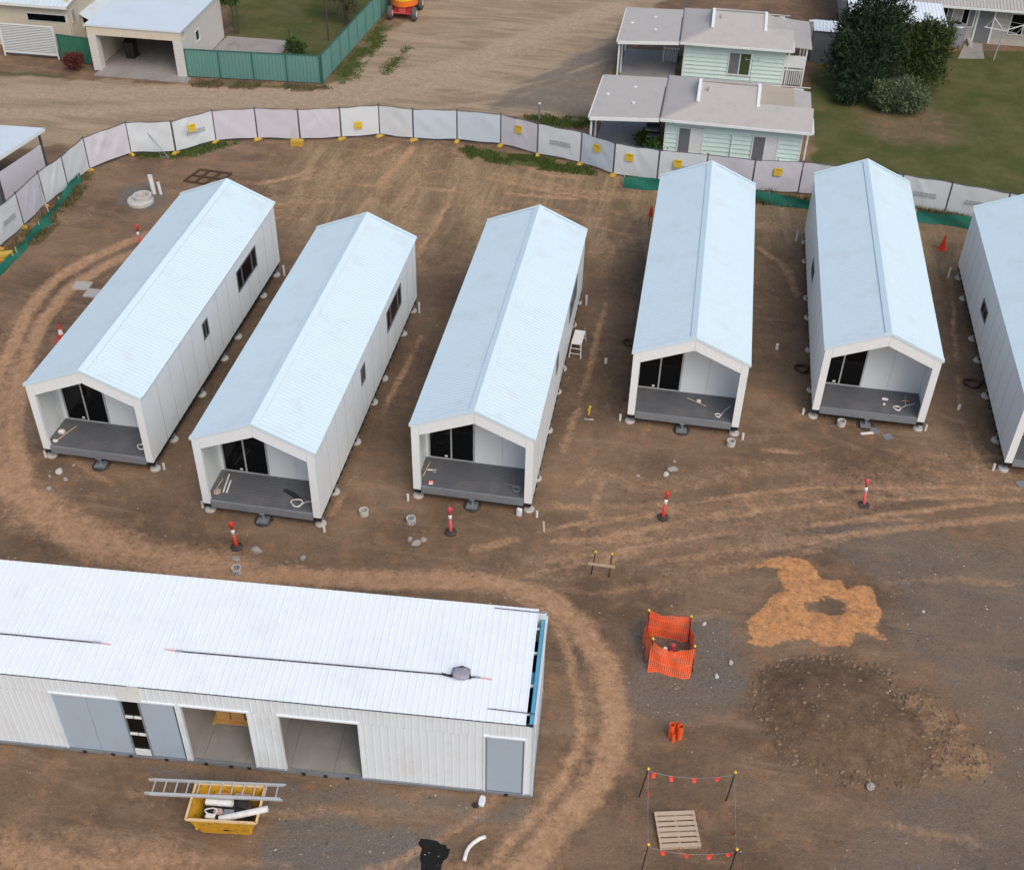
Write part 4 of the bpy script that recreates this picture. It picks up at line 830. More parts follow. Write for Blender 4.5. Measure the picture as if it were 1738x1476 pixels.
RK = [(-20.36, 28.3, .17, 'white rock largest of those left of the leftmost cabin front', 'concw'), (-19.98, 27.98, .12, 'grey rock touching the white rock by the leftmost cabin', 'rock'), (-20.33, 27.45, .13, 'grey rock lowest of those by the leftmost cabin', 'rock'), (-20.6, 28.05, .07, 'small pale rock left of the white rock by the leftmost cabin', 'rock'), (-20.05, 28.75, .06, 'small pale rock just below the leftmost cabin porch', 'rock'),
      (-12.35, 25.88, .17, 'grey rock right of the bollard before the second cabin', 'rock'), (-12.86, 25.40, .15, 'flat grey rock above the blue-stripped ring behind the shed', 'rock'), (-11.22, 25.55, .13, 'brown rock leftmost of three before the second cabin', 'rockb'), (-10.93, 25.66, .11, 'brown rock in the middle of three before the second cabin', 'rockb'), (-10.76, 25.82, .13, 'brown-grey rock rightmost of three before the second cabin', 'rock'),
      (-7.31, 27.18, .16, 'large grey rock of the trio before the third cabin', 'rock'), (-7.55, 27.32, .12, 'left rock of the trio before the third cabin', 'rock'), (-7.12, 27.40, .12, 'right rock of the trio before the third cabin', 'rock'), (-7.28, 27.80, .07, 'small rock left of the faded bollard before the third cabin', 'rockb'),
      (.55, 32.2, .15, 'white-faced rock above the bright red bollard', 'concw'), (.76, 32.5, .18, 'large grey rock above the bright red bollard', 'rock'), (-.43, 31.96, .08, 'flat rock left of the rocks above the bright red bollard', 'rock'), (.8, 33.0, .08, 'small rock nearest the fourth cabin porch', 'rock'),
      (2.2, 25.4, .09, 'white rock behind the right corner of the orange mesh', 'concw'), (3.05, 24.0, .10, 'white rock right of the orange mesh near the sand', 'concw'), (2.65, 23.4, .10, 'white rock right of the orange mesh near its foot', 'concw'), (6.9, 20.35, .16, 'pale flat stone on the front edge of the soil mound', 'rock'), (11.5, 20.9, .11, 'white stone on the gravel near the right edge of the picture', 'concw'), (8.95, 27.2, .08, 'white stone on the gravel right of the orange sand', 'concw')]
for i, (x, y, s_, lb, mm) in enumerate(RK): rock(x, y, s_, 100+i, lb, mm)

# ------------------------------------------------------------------ temporary site fence
FP = [(-29.95,37.6),(-29.95,39.8),(-29.92,42.0),(-29.80,44.0),(-29.78,46.1),(-29.5,47.85),(-29.38,49.93),(-28.09,52.02),(-25.93,52.61),(-24.41,54.27),(-22.38,54.99),(-20.18,55.32),(-18.14,55.97),(-16.26,56.73),(-14.41,56.62),(-12.14,56.96),(-9.81,56.96),(-7.76,56.26),(-5.45,55.72),(-3.67,54.8),(-1.45,54.5),(0.9,54.5),(3.2,54.4),(5.5,54.65),(7.9,54.6),(10.2,54.3),(12.45,53.95),(15.0,53.4),(17.3,52.7),(19.6,52)]
CLM = ['clothl','cloth','cloth','clothl','cloth','cloth','clothl','cloth','cloth','clothl','clothl','clothl','cloth','cloth','clothb','clothb','clothl','cloth','clothb','cloth','cloth','clothl','clothl','clothl','cloth','cloth','cloth','cloth','cloth']
SIGN = {8: (.45, 1.15, 0), 12: (.45, .75, 1), 16: (.5, 1.2, 0), 18: (.5, 1.2, 0), 19: (.35, 1.15, 0), 20: (.4, 1.15, 0), 22: (.5, 1.2, 0)}
MIDS = {6: (.33, .62), 8: (), 9: (.45, .9), 20: (), }
fm = bpy.data.curves.new('sign_text', 'FONT'); fm.body = 'TFH'; fm.size = .17; fm.align_x = 'CENTER'; fm.extrude = .002
to = bpy.data.objects.new('tmp', fm); COL.objects.link(to); dg = bpy.context.evaluated_depsgraph_get(); TXT = bpy.data.meshes.new_from_object(to.evaluated_get(dg)); TXT.materials.clear(); TXT.materials.append(MT['signr']); bpy.data.objects.remove(to)
for i, (a, b) in enumerate(zip(FP[:-1], FP[1:])):
    a = Vector((*a, 0)); b = Vector((*b, 0)); L = (b-a).length; an = math.atan2(b.y-a.y, b.x-a.x); H = 1.72
    extra = ', yellow sign' if i in SIGN else ''
    fp = thing('temporary_fence', 'fence bay with white cloth, %s from the left end of the site fence%s' % (ORD[i], extra), 'fence bay', a, an, 'site fence panels')
    m = MB()
    for x in [.03, L-.03]+[L*t for t in MIDS.get(i, ())]: m.tube([(x, 0, .02), (x, 0, H+.08 if x < .1 or x > L-.1 else H)], .024, 8)
    m.tube([(.03, 0, H), (L-.03, 0, H)], .02, 6).tube([(.03, 0, .12), (L-.03, 0, .12)], .02, 6); m.build('frame', 'fpost', fp)
    r = random.Random(300+i); nu, nv = 26, 12; m = MB(); ph = [r.uniform(0, 6.3) for _ in range(6)]; dg_ = r.choice((-1, 1)); amp = r.uniform(.6, 1.3); front = -.035
    U, V_ = np.meshgrid(np.arange(nu+1)/nu, np.arange(nv+1)/nv); fx, fy = L*U*1.3+i*7.1, V_*1.6+i*3.3
    nz = lambda s1, s2: fbm(fx*s1+dg_*fy*s2, fy*s1*.5, 1., 3)-.5
    e = np.sqrt(np.sin(np.pi*U).clip(0))*np.sin(np.pi*np.minimum(1, V_*.8+.1))
    Yc = front-amp*(.10*nz(.8, 1.1)+.07*nz(2.2, -1.6)+.03*np.sin(3.1*(U+dg_*V_*.8)+ph[3]).clip(0)**6+.035*np.sin(9*(U-dg_*V_*.5)+ph[2]).clip(0)**8*V_)*e
    Zc = .14+(H-.16-.02*np.sin(9*U+ph[4]))*V_+np.where(V_ == 0, .02*np.sin(7*U+ph[5]), 0)
    m.v = [tuple(t) for t in np.stack([.04+(L-.08)*U, Yc, Zc], -1).reshape(-1, 3).tolist()]
    for jv in range(nv):
        for iu in range(nu): k = jv*(nu+1)+iu; m.f.append((k, k+1, k+nu+2, k+nu+1))
    clo = m.build('shade_cloth', CLM[i], fp, True)
    if i in (2, 8, 17, 20, 25, 26):      # faint unreadable print on the cloth
        m = MB(); rr = random.Random(i); y = -.11
        for row, z in enumerate((.95, .82)):
            x = L*.3
            while x < L*.75: wq = rr.uniform(.05, .13); m.box(x, x+wq, y, y+.003, z, z+.09); x += wq+.03
        m.build('print', 'fprint', clo)
    if i in SIGN:
        u, z, flip = SIGN[i]; sg = MB().box(-.2, .2, -.006, .006, -.2, .2).build('sign', 'signy', fp, loc=(L*u, -.12, z)); 
        tx = bpy.data.objects.new('sign_letters', TXT); COL.objects.link(tx); tx.parent = sg; tx.location = (0, -.011, .04); tx.rotation_euler = (R_(90), 0, 0)
        MB().box(-.15, .15, -.008, -.006, -.06, -.03).box(-.13, .13, -.008, -.006, -.13, -.10).build('sign_line', 'ply', sg)
        if flip: sg.rotation_euler.y = math.pi
for i, p in enumerate(FP):
    if i in (0, 1): continue
    an = math.atan2(FP[min(i+1, len(FP)-1)][1]-FP[i-1][1], FP[min(i+1, len(FP)-1)][0]-FP[i-1][0])
    if i > 19: continue
    o = MB().prism([(-.24, -.10, 0), (.24, -.10, 0), (.24, .10, 0), (-.24, .10, 0)], (0, 0, .05)).prism([(-.21, -.08, .05), (.21, -.08, .05), (.16, -.06, .11), (-.16, -.06, .11)], (0, .14, 0)).build('ballast_block', 'yellow', None, loc=(p[0]+.02, p[1]-.07, .01), rz=an+random.choice((R_(75), R_(40), R_(110))))
    tag(o, 'yellow plastic block under the site fence between its %s and %s bays' % (ORD[i-1], ORD[i]), 'fence block', 'yellow fence blocks')
# braces with weights
for (x, y), an, lb in (((-20.16, 54.75), 0., 'yellow brace weight at the back fence behind the second cabin'), ((-29.2, 41.25), .5, 'yellow brace weight at the left fence near the green cloth')):
    o = thing('brace_weight', lb, 'weight', (x, y, .01), an); MB().box(-.32, .32, -.16, .16, 0, .14).build('block', 'yellow', o); MB().box(-.32, .32, -.16, .16, .16, .30).build('upper_block', 'yellow', o); MB().tube([(-.25, .1, .2), (-.25, .55, .8)], .02, 6).build('brace', 'alu', o)
for (x, y, x2, y2), lb in (((-26.0, 51.9, -27.2, 52.3), 'grey diagonal brace leaning on the fence panel with the yellow block'), ((-29.0, 45.0, -29.7, 45.9), 'grey diagonal brace on the left fence')):
    o = thing('fence_brace', lb, 'brace', (x, y, .02)); MB().tube([(0, 0, .03), (x2-x, y2-y, 1.2)], .02, 6).tube([(0, 0, .03), (-.5, .1, .03), (-.52, .1, .3)], .018, 6).build('tube', 'galv', o)
# green silt fences
def silt(pts, h, label, slack):
    m = MB(); P = []
    for a, b in zip(pts[:-1], pts[1:]):
        n_ = max(2, int(math.dist(a, b)/.25)); P += [(a[0]+(b[0]-a[0])*t/n_, a[1]+(b[1]-a[1])*t/n_) for t in range(n_)]
    P.append(pts[-1]); rows = 5; r = random.Random(len(P))
    for k in range(rows+1):
        v = k/rows
        for i, (x, y) in enumerate(P):
            t = Vector((P[min(i+1, len(P)-1)][0]-P[max(i-1, 0)][0], P[min(i+1, len(P)-1)][1]-P[max(i-1, 0)][1], 0)).normalized(); nn = Vector((t.y, -t.x, 0))
            off = slack*(1-v)**1.5*(1+.5*math.sin(i*.7))+.05*math.sin(i*.5+v*3)+.02*math.sin(i*1.9+v*7)
            q_ = Vector((x, y, 0))+nn*off; m.v.append((q_.x, q_.y, .015+h*v*(1+.12*math.sin(i*.33))))
    n_ = len(P)
    for k in range(rows):
        for i in range(n_-1): m.f.append((k*n_+i, k*n_+i+1, (k+1)*n_+i+1, (k+1)*n_+i))
    o = thing('silt_fence', label, 'silt fence', (0, 0, 0)); m.build('cloth', 'silt', o, True)
    for i in range(0, n_, 9): MB().box(P[i][0]-.02, P[i][0]+.02, P[i][1]+.01, P[i][1]+.05, -.1, h+.08).build('peg', 'timber', o)
silt([(-29.35, 48.9), (-29.2, 46.8), (-28.95, 44.6), (-28.85, 41.8), (-28.9, 39.5), (-29.2, 37)][::-1], .36, 'slumped green silt cloth along the left fence', .12)
silt([(-3.03, 53.62), (-1.36, 53.6), (3.5, 53.4), (5.9, 53.15), (11.2, 53.0), (14.5, 52.7), (17, 52.2)], .55, 'dark green silt cloth strip along the fence behind the right three cabins', .05)

# ------------------------------------------------------------------ green steel fences
def steel_fence(pts, h, label, pm, posts, step=2.35):
    o = thing('steel_fence', label, 'fence', (*pts[0], 0)); o0 = Vector((*pts[0], 0))
    for a, b in zip(pts[:-1], pts[1:]):
        a = Vector((*a, 0)); b = Vector((*b, 0)); n_ = max(1, round((b-a).length/step)); t = (b-a).normalized(); nn = Vector((t.y, -t.x, 0)); L = (b-a).length/n_
        for k in range(n_):
            p = a+t*L*k-o0; pr = ribs(.03, L-.03, .2, .03, .45, .12)
            sheet(pr, lambda s_, hh, z: p+t*s_+nn*hh+Vector((0, 0, z)), [.06, h-.03]).build('infill_sheet', pm, o)
            MB().bar(p+Vector((0, 0, 0)), p+Vector((0, 0, h+.02)), .08, .07, nn).build('post', 'cbondd', o)
            MB().bar(p+t*.04+Vector((0, 0, h-.01)), p+t*(L-.04)+Vector((0, 0, h-.01)), .07, .05).build('top_rail', 'cbondd', o)
        MB().bar(b-o0, b-o0+Vector((0, 0, h+.03)), .09, .09, nn).build('post', 'cbondd', o)
steel_fence([(-29.0, 61.95), (-21.27, 62.65)], 1.65, 'teal green steel fence running right from the garage to the corner', 'cbond', 1, 2.0)
steel_fence([(-21.2, 62.75), (-20.62, 73.7), (-20.3, 82)], 1.65, 'teal green steel fence running back from the corner towards the boom lift', 'cbond', 1, 1.6)
steel_fence([(-37.0, 62.6), (-34.85, 62.4)], 1.6, 'short deep green steel fence left of the garage', 'garden', 0, 2.2)

# ------------------------------------------------------------------ garage
G_ = thing('garage', 'pale flat-roofed double garage with open front beside the green fence', 'garage', (-34.6, 61.75, 0), R_(1.2))
gw, gd, gh = 5.6, 6.4, 2.62
MB().box(-.06, gw+.06, -.06, gd, gh-.02, gh+.08).build('roof', 'groof', G_)
MB().box(0, gw, 0, .18, 2.1, gh-.02).build('lintel', 'cream', G_)
for x0, x1 in ((0, .48), (gw-.55, gw)):
    pr_ = MB().box(x0, x1, .01, .5, 0, 2.1).build('pier', 'wbrick', G_)
    for k in range(12): MB().box(x0+.002, x1-.002, -.012, .01, .03+k*.172, .03+k*.172+.15).build('brick_course', 'wbrick', pr_)
MB().box(0, .15, .5, gd, 0, gh-.02).build('side_wall', 'cream', G_)
sw = MB(); sw.box(gw-.15, gw, .5, 2.0, 0, gh-.02).box(gw-.15, gw, 2.7, gd, 0, gh-.02).box(gw-.15, gw, 2.0, 2.7, 0, 1.25).box(gw-.15, gw, 2.0, 2.7, 1.95, gh-.02); sw.build('side_wall', 'wbrick', G_)
wq = MB().box(gw-.08, gw+.02, 2.0, 2.7, 1.25, 1.32).box(gw-.08, gw+.02, 2.0, 2.7, 1.88, 1.95).box(gw-.08, gw+.02, 2.0, 2.06, 1.32, 1.88).box(gw-.08, gw+.02, 2.64, 2.7, 1.32, 1.88).build('window', 'trim', G_); MB().box(gw-.06, gw-.05, 2.06, 2.64, 1.32, 1.88).build('pane', 'glass', wq)
MB().box(.15, gw-.15, gd-.15, gd, 0, gh-.02).build('rear_wall', 'wbrick', G_); MB().box(.15, gw-.15, -.02, gd-.15, .0, .05).build('floor_slab', 'slab', G_)
MB().box(.3, gw+.25, -.75, -.03, -.02, .04).build('apron', 'slab', G_)
wb = thing('wheelie_bin', 'black wheelie bin standing inside the garage', 'bin', (-33.2, 63.9, .05)); MB().prism([(-.25, -.28, .05), (.25, -.28, .05), (.3, -.33, .95), (-.3, -.33, .95)], (0, .6, 0)).build('body', 'black', wb); MB().prism([(-.31, -.36, .95), (.31, -.36, .95), (.31, .3, 1.05), (-.31, .3, 1.05)], (0, 0, .05)).build('lid', 'black', wb); MB().tube([(-.3, .3, .1), (.3, .3, .1)], .1, 10).build('wheel', 'rubber', wb)
pad = MB().prism([(-29.0, 65.9, 0), (-24.9, 66.4, 0), (-24.9, 68.4, 0), (-28.95, 68.35, 0)], (0, 0, .06)).build('concrete_pad', 'slab'); tag(pad, 'concrete pad on the lawn right of the garage', 'slab', None, 'structure')

# ------------------------------------------------------------------ left neighbour house
HL = thing('neighbour_house', 'cream house with pale roof and long window awning at the top left corner', 'house', (-37.0, 64.3, 0), R_(1))
MB().box(-7, -.02, .0, .15, 0, 2.75).build('front_wall', 'cream', HL)
w_ = MB().box(-2.6, -.15, -.03, 0, 1.65, 2.1).build('window', 'trim', HL); MB().box(-2.55, -.2, -.04, -.03, 1.68, 2.06).build('pane', 'glass', w_)
sheet(ribs(-7.3, .2, .25, .03), lambda s_, h, t: (s_, -.35+7*t, 2.7+.9*t+h), [0, 1]).build('roof', 'groof', HL)
MB().box(-7.3, .2, -.42, -.35, 2.58, 2.74).build('gutter', 'trim', HL); MB().box(-.15, 0, .15, 12, 0, 3.0).build('side_wall', 'cream', HL)
MB().prism([(0, 1.3, 1.75), (.75, 1.3, 1.35), (.75, 1.3, 1.30), (0, 1.3, 1.68)], (0, 4.5, 0)).build('awning', 'groof', HL)
w_ = MB().box(0, .05, 1.5, 5.6, .8, 1.7).build('window', 'trim', HL); MB().box(.05, .06, 1.6, 5.5, .86, 1.62).build('pane', 'glass', w_)
w_ = MB().box(0, .04, .35, .8, 1.5, 2.3).build('vent_window', 'cream', HL); MB().box(.04, .045, .4, .75, 1.55, 2.25).build('pane', 'greyw', w_)
HG = thing('rear_house', 'grey-walled house behind the left neighbour, mostly cut off by the top edge', 'house', (-37.2, 77.5, 0)); MB().box(0, 6, 0, 6, 0, 2.8).build('wall', 'greyw', HG); MB().box(-.3, 6.3, -.3, 6.3, 2.8, 2.95).build('roof', 'groof', HG); MB().box(2.2, 3.0, -.03, 0, 0.2, 2.1).build('door', 'dark', HG)
SC = thing('slat_screen', 'white horizontal slat screen in front of the cream house', 'screen', (-40.65, 62.65, 0), R_(1.5))
MB().box(0, .07, 0, .07, 0, 1.95).box(3.33, 3.4, 0, .07, 0, 1.95).box(.07, 3.33, 0, .07, 1.88, 1.95).box(.07, 3.33, 0, .07, .22, .29).build('frame', 'trim', SC)
s0 = None
for k in range(16):
    if s0 is None: s0 = MB().prism([(.07, .01, 0), (.07, .04, 0), (.07, .04, .055), (.07, .01, .055)], (3.26, 0, 0)).build('slat', 'trim', SC, loc=(0, 0, .31))
    else: inst(s0, SC, (0, 0, .31+k*.098))
MB().box(.1, 3.3, .1, .14, .1, 1.9).build('backing', 'screen', SC)

# ------------------------------------------------------------------ left carport
CP = thing('left_carport', 'white-roofed carport with half-height white wall at the left edge', 'carport', (0, 0, 0))
MB().prism([(-30.72, 49.05, 2.42), (-36.5, 48.7, 2.42), (-37.5, 40.5, 2.42), (-32.2, 40.6, 2.42)], (0, 0, .09)).build('roof', 'groof', CP)
MB().bar((-30.74, 49.05, 2.40), (-32.2, 40.6, 2.40), .05, .12).build('gutter', 'trim', CP)
for x, y in ((-31.0, 48.9), (-31.55, 45.6), (-32.2, 41.0), (-36.3, 48.5), (-37, 41)): MB().box(x-.05, x+.05, y-.05, y+.05, 0, 2.42).build('post', 'fpost', CP)
MB().bar((-31.02, 48.8, .85), (-31.52, 45.7, .85), .05, 1.7).build('wall_sheet', 'clothl', CP); MB().bar((-31.6, 45.5, .7), (-32.2, 41.1, .7), .05, 1.4).build('dark_wall_sheet', 'screen', CP)
MB().prism([(-31.1, 48.9, 0), (-36.4, 48.5, 0), (-37.2, 40.7, 0), (-32.2, 40.8, 0)], (0, 0, .05)).build('slab', 'slab', CP)

# ------------------------------------------------------------------ mint cottages
def cottage(loc, label, rear):
    o = thing('mint_cottage', label, 'cottage', (*loc, 0), R_(-.6 if not rear else .8)); z0, zr = 2.42, 3.42; d = 5.7; yr = 2.9; xl, xr = 0, (6.35 if rear else 7.5); g0, g1 = 1.75, 4.75
    wx0, wx1, wy0, wy1 = .32, (6.0 if rear else 7.1), .48, d-.4
    # weatherboards, front and right side
    wall = MB().box(wx0, wx1, wy0+.03, wy1, 0, z0+.05).build('wall', 'mint', o)
    b0 = b1 = None
    for k in range(10):
        z = .08+k*.235
        if b0 is None:
            b0 = MB().prism([(wx0, wy0-.045, 0), (wx0, wy0+.028, 0), (wx0, wy0+.028, .225), (wx0, wy0+.01, .225)], (wx1-wx0, 0, 0)).build('weatherboard', 'mint', o, loc=(0, 0, z)); b1 = MB().prism([(wx1+.05, wy0, 0), (wx1, wy0, 0), (wx1, wy0, .225), (wx1+.02, wy0, .225)], (0, wy1-wy0, 0)).build('weatherboard', 'mint', o, loc=(0, 0, z))
        else: inst(b0, o, (0, 0, z)); inst(b1, o, (0, 0, z))
    for x in (wx0, wx1): MB().box(x-.05, x+.05, wy0-.03, wy0+.03, 0, z0).build('corner_board', 'trim', o)
    def win(x0, x1, z0_, z1_, cm):
        f = .06; w_ = MB().box(x0, x1, wy0-.09, wy0-.0, z0_, z0_+f).box(x0, x1, wy0-.07, wy0, z1_-f, z1_).box(x0, x0+f, wy0-.07, wy0, z0_+f, z1_-f).box(x1-f, x1, wy0-.07, wy0, z0_+f, z1_-f).box((x0+x1)/2-f/2, (x0+x1)/2+f/2, wy0-.07, wy0, z0_+f, z1_-f).build('window', 'trim', o)
        MB().box(x0+f, (x0+x1)/2-f/2, wy0-.05, wy0-.04, z0_+f, z1_-f).build('pane', 'screen', w_); MB().box((x0+x1)/2+f/2, x1-f, wy0-.05, wy0-.04, z0_+f, z1_-f).build('pane', cm, w_)
    if rear: win(2.85, 4.15, .6, 1.95, 'gcurt')
    else: win(.95, 2.25, .5, 1.92, 'curtain'); win(4.7, 6.0, .42, 1.84, 'curtain'); MB().tube([(3.68, wy0-.06, 0), (3.68, wy0-.06, 1.75)], .04, 8).build('downpipe', 'mint', o)
    # dutch gable roof
    f = lambda x, y, z: (x, y, z)
    zc = z0+(zr-z0)*.47; yc0, yc1 = yr*.47, d-(d-yr)*.47
    def face(pts, nm, mm='tin'):
        a = [Vector(p) for p in pts]; n_ = (a[1]-a[0]).cross(a[2]-a[0]).normalized()
        if n_.z < 0: n_ = -n_
        MB().prism([p-n_*.05 for p in a], n_*.05).build(nm, mm, o)
    face([(xl, 0, z0), (xr, 0, z0), (xr-.0, 1.65, z0+(zr-z0)*1.65/yr), (g1+.05, 1.65, z0+(zr-z0)*1.65/yr), (g1, yc0, zc), (g1, yr, zr), (g0, yr, zr), (g0, yc0, zc)], 'roof_slope')
    face([(xl, d, z0), (xr, d, z0), (g1, yc1, zc), (g1, yr, zr), (g0, yr, zr), (g0, yc1, zc)], 'roof_slope')
    face([(xl, 0, z0), (xl, d, z0), (g0, yc1, zc), (g0, yc0, zc)], 'roof_hip')
    face([(g1, 1.68, zc+.02), (xr-.9, 1.68, z0+.35), (xr-.9, d-.6, z0+.1), (g1, yc1, zc)], 'roof_hip', 'tinb' if not rear else 'tin')
    face([(xr-.9, 1.68, z0+.2), (xr, 1.68, z0+.02), (xr, d-.6, z0+.0), (xr-.9, d-.6, z0+.1)], 'porch_roof')
    for gx, s_ in ((g0, -1), (g1, 1)):
        MB().prism([(gx, yc0, zc), (gx, yr, zr), (gx, yc1, zc)], (.03*s_, 0, 0)).build('gablet', 'trim', o); MB().bar((gx, yc0, zc+.03), (gx, yr, zr+.05), .16, .06).bar((gx, yr, zr+.05), (gx, yc1, zc+.03), .16, .06).build('gablet_flashing', 'trim', o)
    MB().bar((g0, yr, zr+.03), (g1, yr, zr+.03), .2, .04).build('ridge_cap', 'tin', o); MB().bar((xl, 0, z0+.02), (g0, yc0, zc+.02), .14, .04).build('hip_cap', 'tin', o)
    MB().bar((xl, -.05, z0-.04), (xr, -.05, z0-.04), .1, .1).build('gutter', 'trim', o); MB().bar((xl-.02, .05, z0+.03), (xl-.02, d, z0+.14), .09, .06).build('gutter', 'fpost', o); MB().bar((xr+.05, 0, z0-.04), (xr+.05, 1.7, z0-.04), .1, .1).build('gutter', 'trim', o)
    # carport on the left
    MB().prism([(-3.5, -.55, z0-.02), (-.02, -.02, z0-.02), (-.02, 4.9, z0+.1), (-3.38, 4.6, z0+.1)], (0, 0, .06)).build('carport_roof', 'tin', o)
    MB().bar((-3.5, -.58, z0-.06), (-.05, -.05, z0-.06), .08, .16).bar((-3.54, -.5, z0-.04), (-3.42, 4.6, z0+.06), .08, .12).build('carport_beam', 'trim', o)
    for x, y in ((-3.4, -.35), (-3.3, .9), (-3.3, 4.4)): MB().box(x-.05, x+.05, y-.05, y+.05, 0, z0-.04).build('carport_post', 'trim', o)
    MB().box(-3.3, -.1, -.1, 4.7, 0, .05).build('carport_slab', 'slab', o)
    for (x, y) in ((-2.9, 2.2), (-1.6, 3.4), (-1.5, 1.4)): MB().lathe([(.10, 0), (.10, .05), (.03, .07)], 10, (x, y, z0+.10)).build('roof_vent', 'trim', o)
    MB().lathe([(.06, 0), (.06, .35), (.0, .36)], 8, (2.2, 2.2, zr-.35)).build('vent_pipe', 'tin', o)
    # side porch railing
    yq = 2.2
    for x, y in ((xr-.1, wy0+.4), (xr-.1, yq+2.6)): MB().box(x-.04, x+.04, y-.04, y+.04, 0, z0).build('porch_post', 'trim', o)
    if rear:
        q0, q1 = wx1+.06, wx1+1.15
        MB().box(q0, q1, wy0+.30, wy0+.34, 1.15, 1.85).build('lattice', 'trim', o)
        for k in range(9): MB().box(q0+.02+k*.122, q0+.065+k*.122, wy0+.30, wy0+.33, .15, .98).build('baluster', 'trim', o)
        MB().box(q0, q1, wy0+.28, wy0+.35, .98, 1.05).build('hand_rail', 'trim', o)
        for yq_ in (wy0+.3, wy0+2.2, wy0+4.2): MB().box(q1, q1+.09, yq_, yq_+.09, 0, z0-.15).build('porch_post', 'trim', o)
        MB().prism([(wx1-.2, wy0+.2, z0-.02), (q1+.3, wy0+.2, z0-.12), (q1+.3, wy0+4.6, z0-.12), (wx1-.2, wy0+4.6, z0-.02)], (0, 0, .05)).build('porch_roof', 'tin', o)
        MB().box(q0, q1, wy0+.35, wy0+4.4, .1, .15).build('porch_deck', 'slab', o)
        for k in range(9): MB().box(-.9+k*.095, -.87+k*.095, 3.0, 3.03, .1, .85).build('baluster', 'trim', o)
        MB().box(-.95, 0, 2.98, 3.05, .85, .92).box(-.95, -.88, 2.98, 3.05, 0, .95).build('hand_rail', 'trim', o)
    else:
        for z in (.4, .75, 1.1): MB().box(-.75, -.05, 1.4, 1.8, z, z+.06).build('shelf', 'galv', o)
        MB().box(-.75, -.02, 1.85, 1.9, 0, 1.7).build('dark_wall', 'dark', o)
    MB().box(wx1-.95, wx1-.45, wy0-.35, wy0-.08, .1, .75).build('air_unit', 'mint', o) if not rear else None
    return o
cA = cottage((-1.66, 56.55), 'nearer mint green cottage with grey roof and carport behind the site fence', False)
cB = cottage((-1.30, 67.1), 'farther mint green cottage with white side porch rail and open window', True)
an_ = thing('roof_aerial', 'television aerial on the roof of the nearer mint cottage', 'aerial', (2.6, 60.6, 3.1)); MB().tube([(0, 0, -.1), (0, 0, 1.2)], .018, 6).build('mast', 'galv', an_); MB().bar((-.4, 0, 1.15), (.4, 0, 1.15), .02, .02).bar((-.3, -.25, 1.15), (-.3, .25, 1.15), .015, .015).bar((0, -.25, 1.15), (0, .25, 1.15), .015, .015).bar((.3, -.25, 1.15), (.3, .25, 1.15), .015, .015).build('antenna', 'galv', an_)
o = MB().box(-.2, .2, -.2, .2, 0, .35).build('meter_box', 'cream', None, loc=(6.4, 57.2, 0)); tag(o, 'small cream box on the lawn by the nearer cottage corner', 'box')
o = thing('water_post', 'grey post with pale cap on the verge left of the nearer cottage', 'post', (-8.3, 60.4, 0)); MB().tube([(0, 0, 0), (0, 0, .95)], .06, 8).build('pole', 'galv', o); MB().lathe([(.08, 0), (.08, .06)], 8, (0, 0, .95)).build('cap', 'refl', o)
# small lean-to behind the cottages
ls = thing('garden_shed', 'small blue grey garden shed with white roof right of the far cottage', 'shed', (6.4, 71.9, 0)); MB().box(.05, 1.6, .1, 1.4, 0, 1.95).build('wall', 'screen', ls); sheet(ribs(0, 1.7, .2, .02), lambda s_, h, t: (s_, 1.55*t, 1.98+.12*t+h), [0, 1]).build('roof', 'groof', ls)
# long house top right
LH = thing('long_house', 'long grey house with corrugated roof and white patio roof at the top right', 'house', (8.6, 77.6, 0), R_(0))
lw = MB(); lw.box(0, 24, 0, .15, 0, 2.4); lw.build('wall', 'greyw', LH); MB().box(0, 24, -.02, .0, 0, .35).build('plinth', 'conc', LH)
sheet(ribs(-.4, 24.4, .2, .03), lambda s_, h, t: (s_, -.75+4.5*t, 2.42+1.2*t+h), [0, 1]).build('roof_slope', 'tin', LH); sheet(ribs(-.4, 24.4, .2, .03), lambda s_, h, t: (s_, 8.25-4.5*t, 2.42+1.2*t+h), [0, 1]).build('roof_slope', 'tin', LH)
MB().box(-.4, 24.4, -.86, -.75, 2.3, 2.42).build('gutter', 'trim', LH); MB().box(0, .15, .15, 7.4, 0, 2.4).box(23.85, 24, .15, 7.4, 0, 2.4).box(.15, 23.85, 7.25, 7.4, 0, 2.4).build('wall', 'greyw', LH)
for x0, x1, z0, z1, nm in ((7.15, 7.85, 1.0, 2.05, 'window'), (10.1, 11.7, .75, 1.95, 'window'), (5.9, 6.5, .9, 2.05, 'window'), (14, 15.6, .75, 1.95, 'window')):
    w_ = MB().box(x0-.06, x1+.06, -.05, -.0, z0-.06, z1+.06).build(nm, 'trim', LH); MB().box(x0, (x0+x1)/2-.03, -.06, -.05, z0, z1).build('pane', 'glass', w_); MB().box((x0+x1)/2+.03, x1, -.06, -.05, z0, z1).build('pane', 'screen', w_)
dd = MB().box(8.0, 8.1, -.08, 0, .05, 2.2).box(9.0, 9.1, -.08, 0, .05, 2.2).box(8.0, 9.1, -.08, 0, 2.1, 2.2).build('door_frame', 'trim', LH); MB().box(8.1, 9.0, -.05, -.03, .05, 2.1).build('screen_door', 'screen', dd)
MB().box(7.75, 8.0, -1.0, 0, 0, .25).build('step', 'conc', LH)
sheet(ribs(-.1, 5.6, .2, .035), lambda s_, h, t: (s_, -4.6+3.8*t, 2.36+.14*t+h), [0, 1]).build('patio_roof', 'shedroof', LH); MB().box(-.1, 5.6, -.8, -.76, 2.40, 2.46).build('patio_flashing', 'black', LH)
for x in (0, 2.8, 5.5): MB().box(x-.04, x+.04, -4.5, -4.42, 0, 2.36).build('patio_post', 'trim', LH)
